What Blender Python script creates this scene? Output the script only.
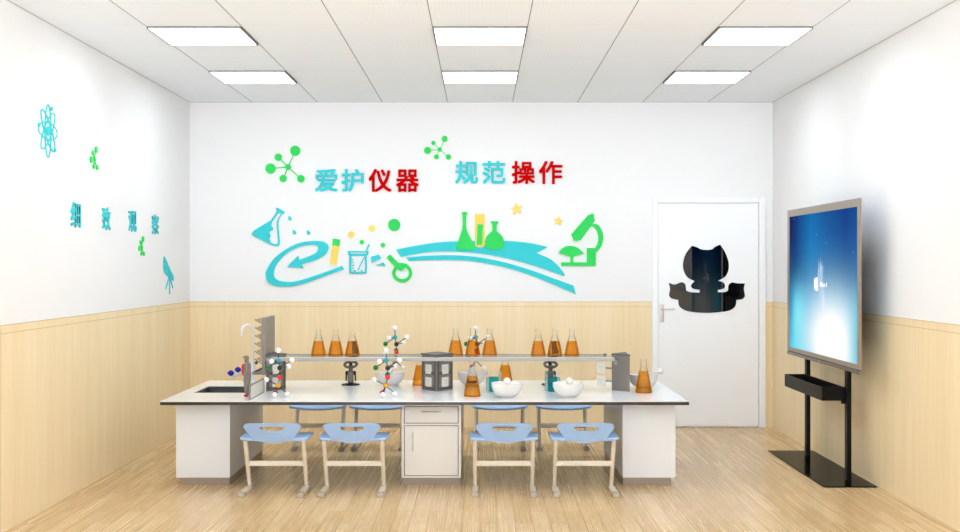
import bpy, bmesh, math, random
from mathutils import Vector, Matrix
random.seed(7)
PI = math.pi
for o in list(bpy.data.objects):
    bpy.data.objects.remove(o)
SC = bpy.context.scene
COL = SC.collection

# ------------------------------------------------------------------ camera
F = 1210.0                       # focal length in pixels of the 960 px wide frame
cam = bpy.data.cameras.new('camera')
cam.sensor_fit = 'HORIZONTAL'; cam.sensor_width = 36.0
cam.lens = 36.0 * F / 960.0
cam.shift_x = 0.0; cam.shift_y = -1.3 / 960.0
cam.clip_start = 0.05; cam.clip_end = 60
camo = bpy.data.objects.new('camera', cam); COL.objects.link(camo)
camo.location = (0, 0, 1.5); camo.rotation_euler = (PI / 2, 0, 0)
SC.camera = camo

# ------------------------------------------------------------------ world, exposure
w = bpy.data.worlds.new('world'); SC.world = w; w.use_nodes = True
# added fill through the open camera end, stronger from below to brighten the ceiling
FILL_ABOVE, FILL_BELOW = 2.5, 8.5
wn = w.node_tree; wt_ = wn.nodes.new('ShaderNodeTexCoord'); ws = wn.nodes.new('ShaderNodeSeparateXYZ'); wr = wn.nodes.new('ShaderNodeMapRange')
wn.links.new(wt_.outputs['Generated'], ws.inputs[0]); wn.links.new(ws.outputs['Z'], wr.inputs['Value'])
wr.inputs['From Min'].default_value = -0.25; wr.inputs['From Max'].default_value = 0.15
wr.inputs['To Min'].default_value = FILL_BELOW; wr.inputs['To Max'].default_value = FILL_ABOVE
wn.links.new(wr.outputs['Result'], wn.nodes['Background'].inputs['Strength'])
wn.nodes['Background'].inputs['Color'].default_value = (0.84, 0.935, 1.04, 1)
SC.view_settings.view_transform = 'Standard'
SC.view_settings.look = 'None'
SC.view_settings.gamma = 1.0
SC.view_settings.use_curve_mapping = False
SC.view_settings.exposure = 0.21

# ------------------------------------------------------------------ room dimensions and lamps
XL, XR, YB, YF, H = -2.676, 2.698, 11.152, 1.2, 3.0
LAMP_X = (-1.8, 0.0, 1.8)
LAMP_Y = (9.65, 7.91)            # rows seen in the photograph
LAMP_Y_NEAR = (6.17, 4.43, 2.69)   # the same ceiling grid, towards and past the camera
LAMP_RGB = (0.84, 0.935, 1.04)
LAMP_EMIT = 9.5
LAMP_NEAR_W = 1.5
for yy in LAMP_Y_NEAR:
    for xx in LAMP_X:
        la = bpy.data.lights.new('ceiling_lamp_light', 'AREA'); la.shape = 'SQUARE'; la.size = 0.57
        la.energy = LAMP_NEAR_W; la.color = LAMP_RGB
        lo = bpy.data.objects.new('ceiling_lamp_light', la); COL.objects.link(lo)
        lo.location = (xx, yy, H - 0.012)

# ------------------------------------------------------------------ materials
def lin(c):
    return tuple((v / 255 / 12.92) if v / 255 <= 0.04045 else ((v / 255 + 0.055) / 1.055) ** 2.4 for v in c)

def mat(name, rgb, rough=0.5, metal=0.0, spec=0.5, coat=0.0, var=0.03, scale=40.0, bump=0.0):
    """principled material with a faint procedural variation of its colour"""
    m = bpy.data.materials.new(name); m.use_nodes = True
    nt = m.node_tree; b = nt.nodes['Principled BSDF']
    c = lin(rgb)
    b.inputs['Roughness'].default_value = rough
    b.inputs['Metallic'].default_value = metal
    b.inputs['Specular IOR Level'].default_value = spec
    b.inputs['Coat Weight'].default_value = coat
    tc = nt.nodes.new('ShaderNodeTexCoord')
    n = nt.nodes.new('ShaderNodeTexNoise'); n.inputs['Scale'].default_value = scale
    nt.links.new(tc.outputs['Object'], n.inputs['Vector'])
    r = nt.nodes.new('ShaderNodeValToRGB')
    r.color_ramp.elements[0].position = 0.3; r.color_ramp.elements[1].position = 0.7
    r.color_ramp.elements[0].color = tuple(v * (1 - var) for v in c) + (1,)
    r.color_ramp.elements[1].color = tuple(min(1, v * (1 + var)) for v in c) + (1,)
    nt.links.new(n.outputs['Fac'], r.inputs['Fac'])
    nt.links.new(r.outputs['Color'], b.inputs['Base Color'])
    if bump:
        bp = nt.nodes.new('ShaderNodeBump'); bp.inputs['Strength'].default_value = bump; bp.inputs['Distance'].default_value = 0.001
        nt.links.new(n.outputs['Fac'], bp.inputs['Height']); nt.links.new(bp.outputs['Normal'], b.inputs['Normal'])
    return m

class NT:
    """tiny node-graph helper"""
    def __init__(self, name):
        self.m = bpy.data.materials.new(name); self.m.use_nodes = True
        self.t = self.m.node_tree; self.b = self.t.nodes['Principled BSDF']; self.out = self.t.nodes['Material Output']
    def n(self, typ, **kw):
        nd = self.t.nodes.new(typ)
        for k, v in kw.items():
            if k.startswith('i_'):
                nd.inputs[int(k[2:])].default_value = v
            else:
                setattr(nd, k, v)
        return nd
    def l(self, a, b): self.t.links.new(a, b)
    def _in(self, nd, i, v):
        if hasattr(v, 'is_output') or hasattr(v, 'links'):
            self.l(v, nd.inputs[i])
        else:
            nd.inputs[i].default_value = v
    def math(self, op, a, b=0.0, c=0.0, clamp=False):
        nd = self.n('ShaderNodeMath', operation=op); nd.use_clamp = clamp
        self._in(nd, 0, a); self._in(nd, 1, b); self._in(nd, 2, c)
        return nd.outputs[0]
    def xyz(self):
        tc = self.n('ShaderNodeTexCoord'); s = self.n('ShaderNodeSeparateXYZ')
        self.l(tc.outputs['Object'], s.inputs[0]); return s.outputs
    def comb(self, x, y, z):
        nd = self.n('ShaderNodeCombineXYZ')
        for i, v in enumerate((x, y, z)): self._in(nd, i, v)
        return nd.outputs[0]
    def noise(self, vec, scale, detail=2.0, rough=0.5):
        nd = self.n('ShaderNodeTexNoise'); nd.inputs['Scale'].default_value = scale
        nd.inputs['Detail'].default_value = detail; nd.inputs['Roughness'].default_value = rough
        self.l(vec, nd.inputs['Vector']); return nd.outputs['Fac']
    def mix(self, f, a, b, mode='MIX'):
        nd = self.n('ShaderNodeMix', data_type='RGBA', blend_type=mode)
        self._in(nd, 0, f)
        for i, v in ((6, a), (7, b)):
            if isinstance(v, tuple): nd.inputs[i].default_value = v if len(v) == 4 else v + (1,)
            else: self.l(v, nd.inputs[i])
        return nd.outputs[2]
    def ramp(self, f, stops):
        nd = self.n('ShaderNodeValToRGB'); self.l(f, nd.inputs[0]); e = nd.color_ramp.elements
        while len(e) > 1: e.remove(e[-1])
        e[0].position = stops[0][0]; e[0].color = stops[0][1] + (1,)
        for p, c in stops[1:]:
            x = e.new(p); x.color = c + (1,)
        return nd.outputs[0]

M = {}
# white painted wall
M['wall'] = mat('white_wall_paint', (240, 238, 236), 0.7, spec=0.2, var=0.006, scale=3, bump=0.02)
M['white_lacquer'] = mat('white_lacquer', (228, 227, 226), 0.35, spec=0.4, var=0.006, scale=3)
M['door_paint'] = mat('door_white_paint', (246, 246, 246), 0.32, spec=0.4, var=0.005, scale=2)
M['cream_lacquer'] = mat('cream_lacquer', (229, 221, 210), 0.35, spec=0.4, var=0.008, scale=5)
M['worktop'] = mat('worktop_white_stone', (236, 236, 236), 0.16, spec=0.5, var=0.01, scale=60)
M['worktop_edge'] = mat('worktop_dark_edge', (66, 60, 54), 0.4)
M['plinth'] = mat('taupe_plinth', (150, 132, 116), 0.4, var=0.03)
M['gap'] = mat('dark_gap', (88, 76, 66), 0.5)
M['column'] = mat('grey_brown_metal', (126, 118, 112), 0.38, spec=0.4, var=0.02)
M['column_dark'] = mat('dark_grey_cap', (82, 77, 73), 0.45)
M['alu'] = mat('brushed_aluminium', (205, 203, 200), 0.35, metal=0.6, var=0.02)
M['rail'] = mat('satin_white_rail', (158, 154, 149), 0.35, var=0.02)
M['socket'] = mat('socket_cream_plastic', (226, 218, 207), 0.35)
M['socket_hole'] = mat('socket_slot', (178, 170, 160), 0.5)
M['chair_blue'] = mat('light_blue_plastic', (160, 190, 230), 0.38, spec=0.4, var=0.012, scale=25)
M['chair_beige'] = mat('beige_powder_coat', (229, 215, 194), 0.4, var=0.015)
M['foot'] = mat('foot_taupe_plastic', (176, 164, 150), 0.45)
M['black_gloss'] = mat('gloss_black', (3, 3, 3), 0.02, spec=0.65, var=0.02)
M['black_base'] = mat('gloss_black_glass', (8, 6, 5), 0.1, spec=0.012, var=0.02)
M['black_satin'] = mat('satin_black', (9, 7, 6), 0.45, spec=0.15, var=0.03)
M['tv_frame'] = mat('champagne_metal', (148, 134, 118), 0.32, metal=0.5, var=0.02)
M['tv_back'] = mat('dark_shell', (60, 56, 52), 0.5)
M['turq'] = mat('turquoise_acrylic', (62, 202, 208), 0.55, spec=0.1, var=0.008)
M['green'] = mat('green_acrylic', (58, 212, 98), 0.55, spec=0.1, var=0.008)
M['yellow'] = mat('yellow_acrylic', (250, 214, 104), 0.55, spec=0.1, var=0.008)
M['red'] = mat('red_acrylic', (198, 0, 0), 0.6, spec=0.02, var=0.008)
M['ceramic'] = mat('white_porcelain', (224, 219, 213), 0.25, spec=0.5, var=0.006)
M['tap_white'] = mat('tap_white_enamel', (232, 227, 222), 0.25, spec=0.5, var=0.006)
M['tap_blue'] = mat('tap_handle_blue', (14, 20, 170), 0.3)
M['sink'] = mat('sink_black_resin', (22, 20, 18), 0.3)
M['microscope_black'] = mat('microscope_black_metal', (24, 22, 20), 0.25, spec=0.4)
M['microscope_grey'] = mat('microscope_grey_metal', (84, 78, 72), 0.3, metal=0.7)
M['skin'] = mat('figure_grey_skin', (126, 116, 106), 0.5, var=0.03)
M['muscle'] = mat('figure_red_muscle', (196, 22, 20), 0.4, var=0.06)
M['bond'] = mat('bond_grey_plastic', (58, 56, 54), 0.4)
for k, c in dict(white=(235, 234, 233), cyan=(24, 150, 172), green=(8, 104, 34), black=(20, 20, 22), red=(226, 22, 20), orange=(222, 156, 24), crimson=(176, 30, 32)).items():
    M['atom_' + k] = mat('atom_' + k, c, 0.28, spec=0.5, var=0.01)
M['handle'] = mat('satin_steel', (206, 198, 188), 0.35, metal=0.35)
M['ink'] = mat('marker_ink', (34, 14, 8), 0.8, spec=0.05)
M['grille'] = mat('speaker_grille_grey', (120, 112, 104), 0.4, metal=0.5)

def m_floor():
    g = NT('oak_plank_floor'); x, y, z = g.xyz()[:3]
    br = g.n('ShaderNodeTexBrick'); br.offset = 0.37; br.offset_frequency = 2
    br.inputs['Scale'].default_value = 1.0; br.inputs['Brick Width'].default_value = 0.92; br.inputs['Row Height'].default_value = 0.102
    br.inputs['Mortar Size'].default_value = 0.0028; br.inputs['Mortar Smooth'].default_value = 0.3; br.inputs['Bias'].default_value = 0.0
    br.inputs['Color1'].default_value = (0, 0, 0, 1); br.inputs['Color2'].default_value = (1, 1, 1, 1); br.inputs['Mortar'].default_value = (0.5, 0.5, 0.5, 1)
    g.l(g.comb(y, x, 0.0), br.inputs['Vector'])
    tone = g.ramp(br.outputs['Color'], [(0, lin((203, 168, 120))), (0.5, lin((210, 177, 130))), (1, lin((219, 188, 144)))])
    rnd = g.math('MULTIPLY', br.outputs['Color'], 37.0)
    gr = g.noise(g.comb(g.math('MULTIPLY', x, 110.0), g.math('MULTIPLY_ADD', y, 0.8, rnd), 0.0), 1.0, 3, 0.6)
    c = g.mix(0.13, tone, g.ramp(gr, [(0.25, (0.93, 0.92, 0.90)), (0.5, (0.97, 0.965, 0.96)), (0.75, (1.03, 1.03, 1.03))]), 'MULTIPLY')
    c = g.mix(g.math('MULTIPLY', br.outputs['Fac'], 0.8), c, lin((150, 116, 78)))
    g.l(c, g.b.inputs['Base Color'])
    rr = g.math('MULTIPLY_ADD', gr, 0.06, 0.24); g.l(rr, g.b.inputs['Roughness'])
    g.b.inputs['Specular IOR Level'].default_value = 0.35
    return g.m
M['floor'] = m_floor()

def m_wainscot():
    g = NT('pale_oak_panel'); x, y, z = g.xyz()[:3]
    s = g.math('ADD', x, y)
    a = g.noise(g.comb(g.math('MULTIPLY', s, 75.0), g.math('MULTIPLY', z, 1.6), 0.0), 1.0, 4, 0.65)
    b = g.noise(g.comb(g.math('MULTIPLY', s, 9.0), g.math('MULTIPLY', z, 0.5), 3.0), 1.0, 2, 0.5)
    f = g.math('ADD', g.math('MULTIPLY', a, 0.6), g.math('MULTIPLY', b, 0.4))
    c = g.ramp(f, [(0.3, lin((236, 210, 164))), (0.5, lin((243, 220, 177))), (0.7, lin((248, 229, 192)))])
    g.l(c, g.b.inputs['Base Color']); g.b.inputs['Roughness'].default_value = 0.45; g.b.inputs['Specular IOR Level'].default_value = 0.3
    return g.m
M['wainscot'] = m_wainscot()
M['wainscot_line'] = mat('panel_groove', (206, 178, 134), 0.6)

def m_ceiling():
    g = NT('perforated_ceiling_tile'); x, y, z = g.xyz()[:3]
    fx = g.math('FRACT', g.math('MULTIPLY', x, 40.0)); fy = g.math('FRACT', g.math('MULTIPLY', y, 40.0))
    dx = g.math('SUBTRACT', fx, 0.5); dy = g.math('SUBTRACT', fy, 0.5)
    d = g.math('SQRT', g.math('ADD', g.math('MULTIPLY', dx, dx), g.math('MULTIPLY', dy, dy)))
    hole = g.math('LESS_THAN', d, 0.16)
    c = g.mix(hole, lin((246, 249, 253)), lin((236, 238, 241)))
    # long joints every 600 mm, faint cross joints
    jx = g.math('ABSOLUTE', g.math('SUBTRACT', g.math('FRACT', g.math('DIVIDE', g.math('ADD', x, 2.1 + 0.3), 0.6)), 0.5))
    c = g.mix(g.math('LESS_THAN', jx, 0.0055), c, lin((150, 147, 142)))
    jy = g.math('ABSOLUTE', g.math('SUBTRACT', g.math('FRACT', g.math('DIVIDE', g.math('ADD', y, 0.6 * 20 - 9.35 + 0.3), 0.6)), 0.5))
    c = g.mix(g.math('MULTIPLY', g.math('LESS_THAN', jy, 0.0045), 0.25), c, lin((150, 147, 142)))
    g.l(c, g.b.inputs['Base Color']); g.b.inputs['Roughness'].default_value = 0.7; g.b.inputs['Specular IOR Level'].default_value = 0.2
    return g.m
M['ceiling'] = m_ceiling()

def m_emit(name, rgb, s):
    m = bpy.data.materials.new(name); m.use_nodes = True; nt = m.node_tree
    nt.nodes.remove(nt.nodes['Principled BSDF'])
    e = nt.nodes.new('ShaderNodeEmission'); e.inputs[0].default_value = rgb + (1,); e.inputs[1].default_value = s
    nt.links.new(e.outputs[0], nt.nodes['Material Output'].inputs[0]); return m
M['lamp'] = m_emit('lamp_diffuser', LAMP_RGB, LAMP_EMIT)
M['lamp_frame'] = mat('lamp_frame_grey', (110, 107, 102), 0.5)

def m_clear(name, tint, refl=0.9, body=None, bodymix=0.0, rough=0.03):
    """clear glass or liquid seen as a thin shell: tinted transmission plus a fresnel reflection"""
    m = bpy.data.materials.new(name); m.use_nodes = True; nt = m.node_tree; L = nt.links.new
    nt.nodes.remove(nt.nodes['Principled BSDF'])
    t = nt.nodes.new('ShaderNodeBsdfTransparent'); t.inputs[0].default_value = tint + (1,)
    gl = nt.nodes.new('ShaderNodeBsdfGlossy'); gl.inputs['Roughness'].default_value = rough
    fr = nt.nodes.new('ShaderNodeFresnel'); fr.inputs[0].default_value = 1.45
    # a little procedural unevenness in the wall
    nz = nt.nodes.new('ShaderNodeTexNoise'); nz.inputs['Scale'].default_value = 30
    bp = nt.nodes.new('ShaderNodeBump'); bp.inputs['Strength'].default_value = 0.05; bp.inputs['Distance'].default_value = 0.002
    L(nz.outputs['Fac'], bp.inputs['Height']); L(bp.outputs['Normal'], fr.inputs['Normal']); L(bp.outputs['Normal'], gl.inputs['Normal'])
    mu = nt.nodes.new('ShaderNodeMath'); mu.operation = 'MULTIPLY'; mu.inputs[1].default_value = refl; L(fr.outputs[0], mu.inputs[0])
    src = t.outputs[0]
    if body:
        d = nt.nodes.new('ShaderNodeBsdfTranslucent'); d.inputs[0].default_value = body + (1,)
        d2 = nt.nodes.new('ShaderNodeBsdfDiffuse'); d2.inputs[0].default_value = body + (1,)
        ms = nt.nodes.new('ShaderNodeMixShader'); ms.inputs[0].default_value = 0.5; L(d.outputs[0], ms.inputs[1]); L(d2.outputs[0], ms.inputs[2])
        mb = nt.nodes.new('ShaderNodeMixShader'); mb.inputs[0].default_value = bodymix; L(src, mb.inputs[1]); L(ms.outputs[0], mb.inputs[2]); src = mb.outputs[0]
    mx = nt.nodes.new('ShaderNodeMixShader'); L(mu.outputs[0], mx.inputs[0]); L(src, mx.inputs[1]); L(gl.outputs[0], mx.inputs[2])
    L(mx.outputs[0], nt.nodes['Material Output'].inputs[0]); return m
M['glass'] = m_clear('clear_glass', (0.97, 0.975, 0.96), 0.5)
M['shelf_glass'] = m_clear('shelf_glass', (0.93, 0.95, 0.93), 0.5)
M['orange_liquid'] = m_clear('orange_liquid', (0.98, 0.645, 0.17), 0.15, (0.95, 0.42, 0.03), 0.10)
M['teal_liquid'] = m_clear('teal_liquid', (0.12, 0.72, 0.76), 0.1, (0.0, 0.40, 0.48), 0.3)

def m_screen(y0, y1, z0, z1):
    g = NT('display_picture'); x, y, z = g.xyz()[:3]
    u = g.math('DIVIDE', g.math('SUBTRACT', y1, y), y1 - y0)      # 0 at the far side, 1 at the near side
    v = g.math('DIVIDE', g.math('SUBTRACT', z, z0), z1 - z0)
    base = g.ramp(v, [(0.0, lin((80, 225, 245))), (0.2, lin((40, 200, 235))), (0.36, lin((0, 140, 200))), (0.5, lin((0, 100, 170))), (0.75, lin((0, 108, 178))), (1.0, lin((0, 100, 170)))])
    hor = g.ramp(u, [(0.0, (0.02, 0.03, 0.15)), (0.1, (0.1, 0.18, 0.4)), (0.36, (1.1, 1.1, 1.05)), (0.6, (0.6, 0.62, 0.75)), (0.85, (0.2, 0.28, 0.55)), (1.0, (0.4, 0.5, 0.7))])
    up = g.math('SMOOTH_MIN', 1.0, g.math('MAXIMUM', 0.0, g.math('MULTIPLY', g.math('SUBTRACT', v, 0.3), 4.0)), 0.2)
    c = g.mix(up, base, g.mix(1.0, base, hor, 'MULTIPLY'))
    def gauss(cu, cv, ru, rv):
        a = g.math('DIVIDE', g.math('SUBTRACT', u, cu), ru); b = g.math('DIVIDE', g.math('SUBTRACT', v, cv), rv)
        return g.math('EXPONENT', g.math('MULTIPLY', g.math('ADD', g.math('MULTIPLY', a, a), g.math('MULTIPLY', b, b)), -1.0))
    c = g.mix(g.math('MULTIPLY', gauss(0.36, 0.2, 0.07, 0.25), 0.5), c, lin((20, 130, 200)))
    c = g.mix(g.math('MULTIPLY', gauss(0.15, 0.25, 0.14, 0.2), 0.8), c, lin((120, 250, 255)))
    c = g.mix(g.math('MULTIPLY', gauss(0.02, 0.3, 0.05, 0.35), 0.7), c, lin((0, 90, 160)))
    c = g.mix(g.math('MULTIPLY', gauss(0.62, 0.12, 0.5, 0.42), 0.95), c, lin((70, 190, 220)))
    wt = g.math('MINIMUM', 1.0, g.math('MULTIPLY', gauss(0.66, 0.10, 0.36, 0.30), 1.35))
    c = g.mix(wt, c, (1, 1, 1))
    c = g.mix(g.math('MULTIPLY', gauss(1.0, 0.12, 0.10, 0.3), 0.7), c, lin((60, 190, 210)))
    # the rising streak of light and its sparks
    st = g.math('MULTIPLY', gauss(0.5, 0.54, 0.07, 0.2), g.noise(g.comb(g.math('MULTIPLY', u, 60.0), g.math('MULTIPLY', v, 14.0), 0.0), 1.0, 4, 0.7))
    c = g.mix(g.math('MINIMUM', 0.9, g.math('MAXIMUM', 0.0, g.math('MULTIPLY', g.math('SUBTRACT', st, 0.3), 3.2))), c, lin((215, 232, 255)))
    st2 = gauss(0.54, 0.36, 0.025, 0.12)
    c = g.mix(g.math('MULTIPLY', st2, 0.55), c, lin((240, 240, 255)))
    vo = g.n('ShaderNodeTexVoronoi'); vo.inputs['Scale'].default_value = 9.0; g.l(g.comb(y, z, 0.0), vo.inputs['Vector'])
    c = g.mix(g.math('MULTIPLY', g.math('LESS_THAN', vo.outputs['Distance'], 0.05), g.math('MULTIPLY', up, 0.6)), c, lin((170, 210, 250)))
    e = g.n('ShaderNodeEmission'); g.l(c, e.inputs[0]); e.inputs[1].default_value = SCREEN
    ad = g.n('ShaderNodeAddShader'); g.b.inputs['Base Color'].default_value = (0.01, 0.01, 0.012, 1); g.b.inputs['Roughness'].default_value = 0.3
    g.b.inputs['Specular IOR Level'].default_value = 0.0
    g.l(e.outputs[0], ad.inputs[0]); g.l(g.b.outputs[0], ad.inputs[1]); g.l(ad.outputs[0], g.out.inputs[0])
    return g.m
SCREEN = 0.9
M['screen_white'] = m_emit('screen_white', (1, 1, 1), SCREEN)

# ------------------------------------------------------------------ object helpers
def tag(o, label=None, cat=None, group=None, kind=None):
    if label: o['label'] = label
    if cat: o['category'] = cat
    if group: o['group'] = group
    if kind: o['kind'] = kind
    return o
def empty(name, loc=(0, 0, 0), rz=0.0, label=None, cat=None, group=None):
    o = bpy.data.objects.new(name, None); COL.objects.link(o); o.empty_display_size = 0.05
    o.location = loc; o.rotation_euler = (0, 0, rz)
    return tag(o, label, cat, group)
def dup(root, loc, rz=None, label=None, group=None):
    r = root.copy(); COL.objects.link(r); r.location = loc
    if rz is not None: r.rotation_euler = (0, 0, rz)
    if label: r['label'] = label
    if group: r['group'] = group
    for ch in list(root.children):
        c = ch.copy(); COL.objects.link(c); c.parent = r
        for gch in list(ch.children):
            d = gch.copy(); COL.objects.link(d); d.parent = c
    return r

class MB:
    def __init__(self): self.bm = bmesh.new()
    def _add(self, verts, faces):
        vs = [self.bm.verts.new(v) for v in verts]
        for f in faces:
            try: self.bm.faces.new([vs[i] for i in f])
            except ValueError: pass
        return self
    def box(self, x0, x1, y0, y1, z0, z1, bev=0.0):
        if bev <= 0:
            v = [(x, y, z) for z in (z0, z1) for y in (y0, y1) for x in (x0, x1)]
            return self._add(v, [(0, 2, 3, 1), (4, 5, 7, 6), (0, 1, 5, 4), (2, 6, 7, 3), (0, 4, 6, 2), (1, 3, 7, 5)])
        t = bmesh.new(); bmesh.ops.create_cube(t, size=1.0)
        for v in t.verts:
            v.co = Vector(((x0 + x1) / 2 + v.co.x * (x1 - x0), (y0 + y1) / 2 + v.co.y * (y1 - y0), (z0 + z1) / 2 + v.co.z * (z1 - z0)))
        bmesh.ops.bevel(t, geom=list(t.edges), offset=bev, segments=2, affect='EDGES', profile=0.5)
        return self.merge(t)
    def merge(self, t, mtx=None):
        me = bpy.data.meshes.new('tmp')
        if mtx: bmesh.ops.transform(t, matrix=mtx, verts=t.verts)
        t.to_mesh(me); t.free(); self.bm.from_mesh(me); bpy.data.meshes.remove(me); return self
    def tube(self, pts, r, n=10, cap=True, flat=1.0):
        """round tube through points; r a number or list"""
        pts = [Vector(p) for p in pts]; rs = r if isinstance(r, (list, tuple)) else [r] * len(pts)
        rings = []; up = None
        for i, p in enumerate(pts):
            d = (pts[min(i + 1, len(pts) - 1)] - pts[max(i - 1, 0)]).normalized()
            if up is None:
                up = Vector((0, 0, 1)) if abs(d.z) < 0.9 else Vector((0, 1, 0))
            s = d.cross(up).normalized(); up = s.cross(d).normalized()
            rings.append([self.bm.verts.new(p + s * math.cos(2 * PI * k / n) * rs[i] + up * math.sin(2 * PI * k / n) * rs[i] * flat) for k in range(n)])
        for a, b in zip(rings, rings[1:]):
            for k in range(n):
                self.bm.faces.new((a[k], a[(k + 1) % n], b[(k + 1) % n], b[k]))
        if cap:
            self.bm.faces.new(list(reversed(rings[0]))); self.bm.faces.new(rings[-1])
        return self
    def lathe(self, prof, n=24, c=(0, 0, 0)):
        rings = []
        for r, z in prof:
            if r < 1e-6: rings.append([self.bm.verts.new((c[0], c[1], c[2] + z))])
            else: rings.append([self.bm.verts.new((c[0] + r * math.cos(2 * PI * k / n), c[1] + r * math.sin(2 * PI * k / n), c[2] + z)) for k in range(n)])
        for a, b in zip(rings, rings[1:]):
            for k in range(n):
                k2 = (k + 1) % n
                if len(a) == 1 and len(b) == 1: continue
                if len(a) == 1: self.bm.faces.new((a[0], b[k2], b[k]))
                elif len(b) == 1: self.bm.faces.new((a[k], a[k2], b[0]))
                else: self.bm.faces.new((a[k], a[k2], b[k2], b[k]))
        return self
    def ball(self, c, r, n=16, sc=(1, 1, 1)):
        t = bmesh.new(); bmesh.ops.create_uvsphere(t, u_segments=n, v_segments=max(6, n // 2 + 2), radius=r)
        return self.merge(t, Matrix.Translation(Vector(c)) @ Matrix.Diagonal((sc[0], sc[1], sc[2], 1)))
    def prism(self, poly, z0, z1):
        n = len(poly)
        v = [(p[0], p[1], z0) for p in poly] + [(p[0], p[1], z1) for p in poly]
        return self._add(v, [tuple(reversed(range(n))), tuple(range(n, 2 * n))] + [(i, (i + 1) % n, n + (i + 1) % n, n + i) for i in range(n)])
    def build(self, name, m, parent=None, smooth=False, bevel=0.0, auto=True):
        bmesh.ops.recalc_face_normals(self.bm, faces=self.bm.faces)
        me = bpy.data.meshes.new(name); self.bm.to_mesh(me); self.bm.free()
        return link(name, me, m, parent, smooth, bevel)

def link(name, me, m, parent=None, smooth=False, bevel=0.0):
    me.materials.clear(); me.materials.append(m)
    if smooth:
        for p in me.polygons: p.use_smooth = True
        try: me.set_sharp_from_angle(angle=math.radians(38))
        except Exception: pass
    o = bpy.data.objects.new(name, me); COL.objects.link(o)
    if parent is not None: o.parent = parent
    if bevel:
        b = o.modifiers.new('bevel', 'BEVEL'); b.width = bevel; b.segments = 2; b.limit_method = 'ANGLE'; b.angle_limit = math.radians(40)
    return o

def smooth_poly(pts, seg=6):
    """closed outline; a point may be (x, y) smooth or (x, y, 1) a corner"""
    n = len(pts); out = []
    for i in range(n):
        p0, p1, p2, p3 = pts[i - 1], pts[i], pts[(i + 1) % n], pts[(i + 2) % n]
        a = p1 if len(p1) > 2 else p0; b = p2 if len(p2) > 2 else p3
        out.append((p1[0], p1[1]))
        if len(p1) > 2 and len(p2) > 2: continue
        for k in range(1, seg):
            t = k / seg; q = []
            for j in (0, 1):
                m1 = (p2[j] - a[j]) / 2; m2 = (b[j] - p1[j]) / 2
                q.append((2*t**3-3*t*t+1)*p1[j] + (t**3-2*t*t+t)*m1 + (-2*t**3+3*t*t)*p2[j] + (t**3-t*t)*m2)
            out.append(tuple(q))
    return out
def circle(cx, cy, r, n=28, ry=None):
    ry = ry or r
    return [(cx + r * math.cos(2 * PI * k / n), cy + ry * math.sin(2 * PI * k / n)) for k in range(n)]
def bar(a, b, wd):
    dx, dy = b[0] - a[0], b[1] - a[1]; l = math.hypot(dx, dy); nx, ny = -dy / l * wd / 2, dx / l * wd / 2
    return [(a[0] + nx, a[1] + ny), (b[0] + nx, b[1] + ny), (b[0] - nx, b[1] - ny), (a[0] - nx, a[1] - ny)]

def cutout(outlines, th, offset=0.0):
    """mesh of flat outlines (even-odd holes) extruded to thickness th, lying in XY, z from 0 to th"""
    cu = bpy.data.curves.new('c', 'CURVE'); cu.dimensions = '2D'; cu.fill_mode = 'BOTH'; cu.extrude = th / 2; cu.offset = offset
    for pl in outlines:
        s = cu.splines.new('POLY'); s.points.add(len(pl) - 1); s.use_cyclic_u = True
        for q, p in zip(s.points, pl): q.co = (p[0], p[1], 0, 1)
    o = bpy.data.objects.new('c', cu); COL.objects.link(o)
    dg = bpy.context.evaluated_depsgraph_get(); dg.update()
    me = bpy.data.meshes.new_from_object(o.evaluated_get(dg), depsgraph=dg)
    bpy.data.objects.remove(o); bpy.data.curves.remove(cu)
    me.transform(Matrix.Translation((0, 0, th / 2)))
    return me
BACK = Matrix(((1, 0, 0, 0), (0, 0, -1, YB), (0, 1, 0, 0), (0, 0, 0, 1)))       # (u, v, t) -> (u, YB - t, v)
LEFT = Matrix(((0, 0, 1, XL), (1, 0, 0, 0), (0, 1, 0, 0), (0, 0, 0, 1)))         # (u, v, t) -> (XL + t, u, v)
S_BACK = F / YB
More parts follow.
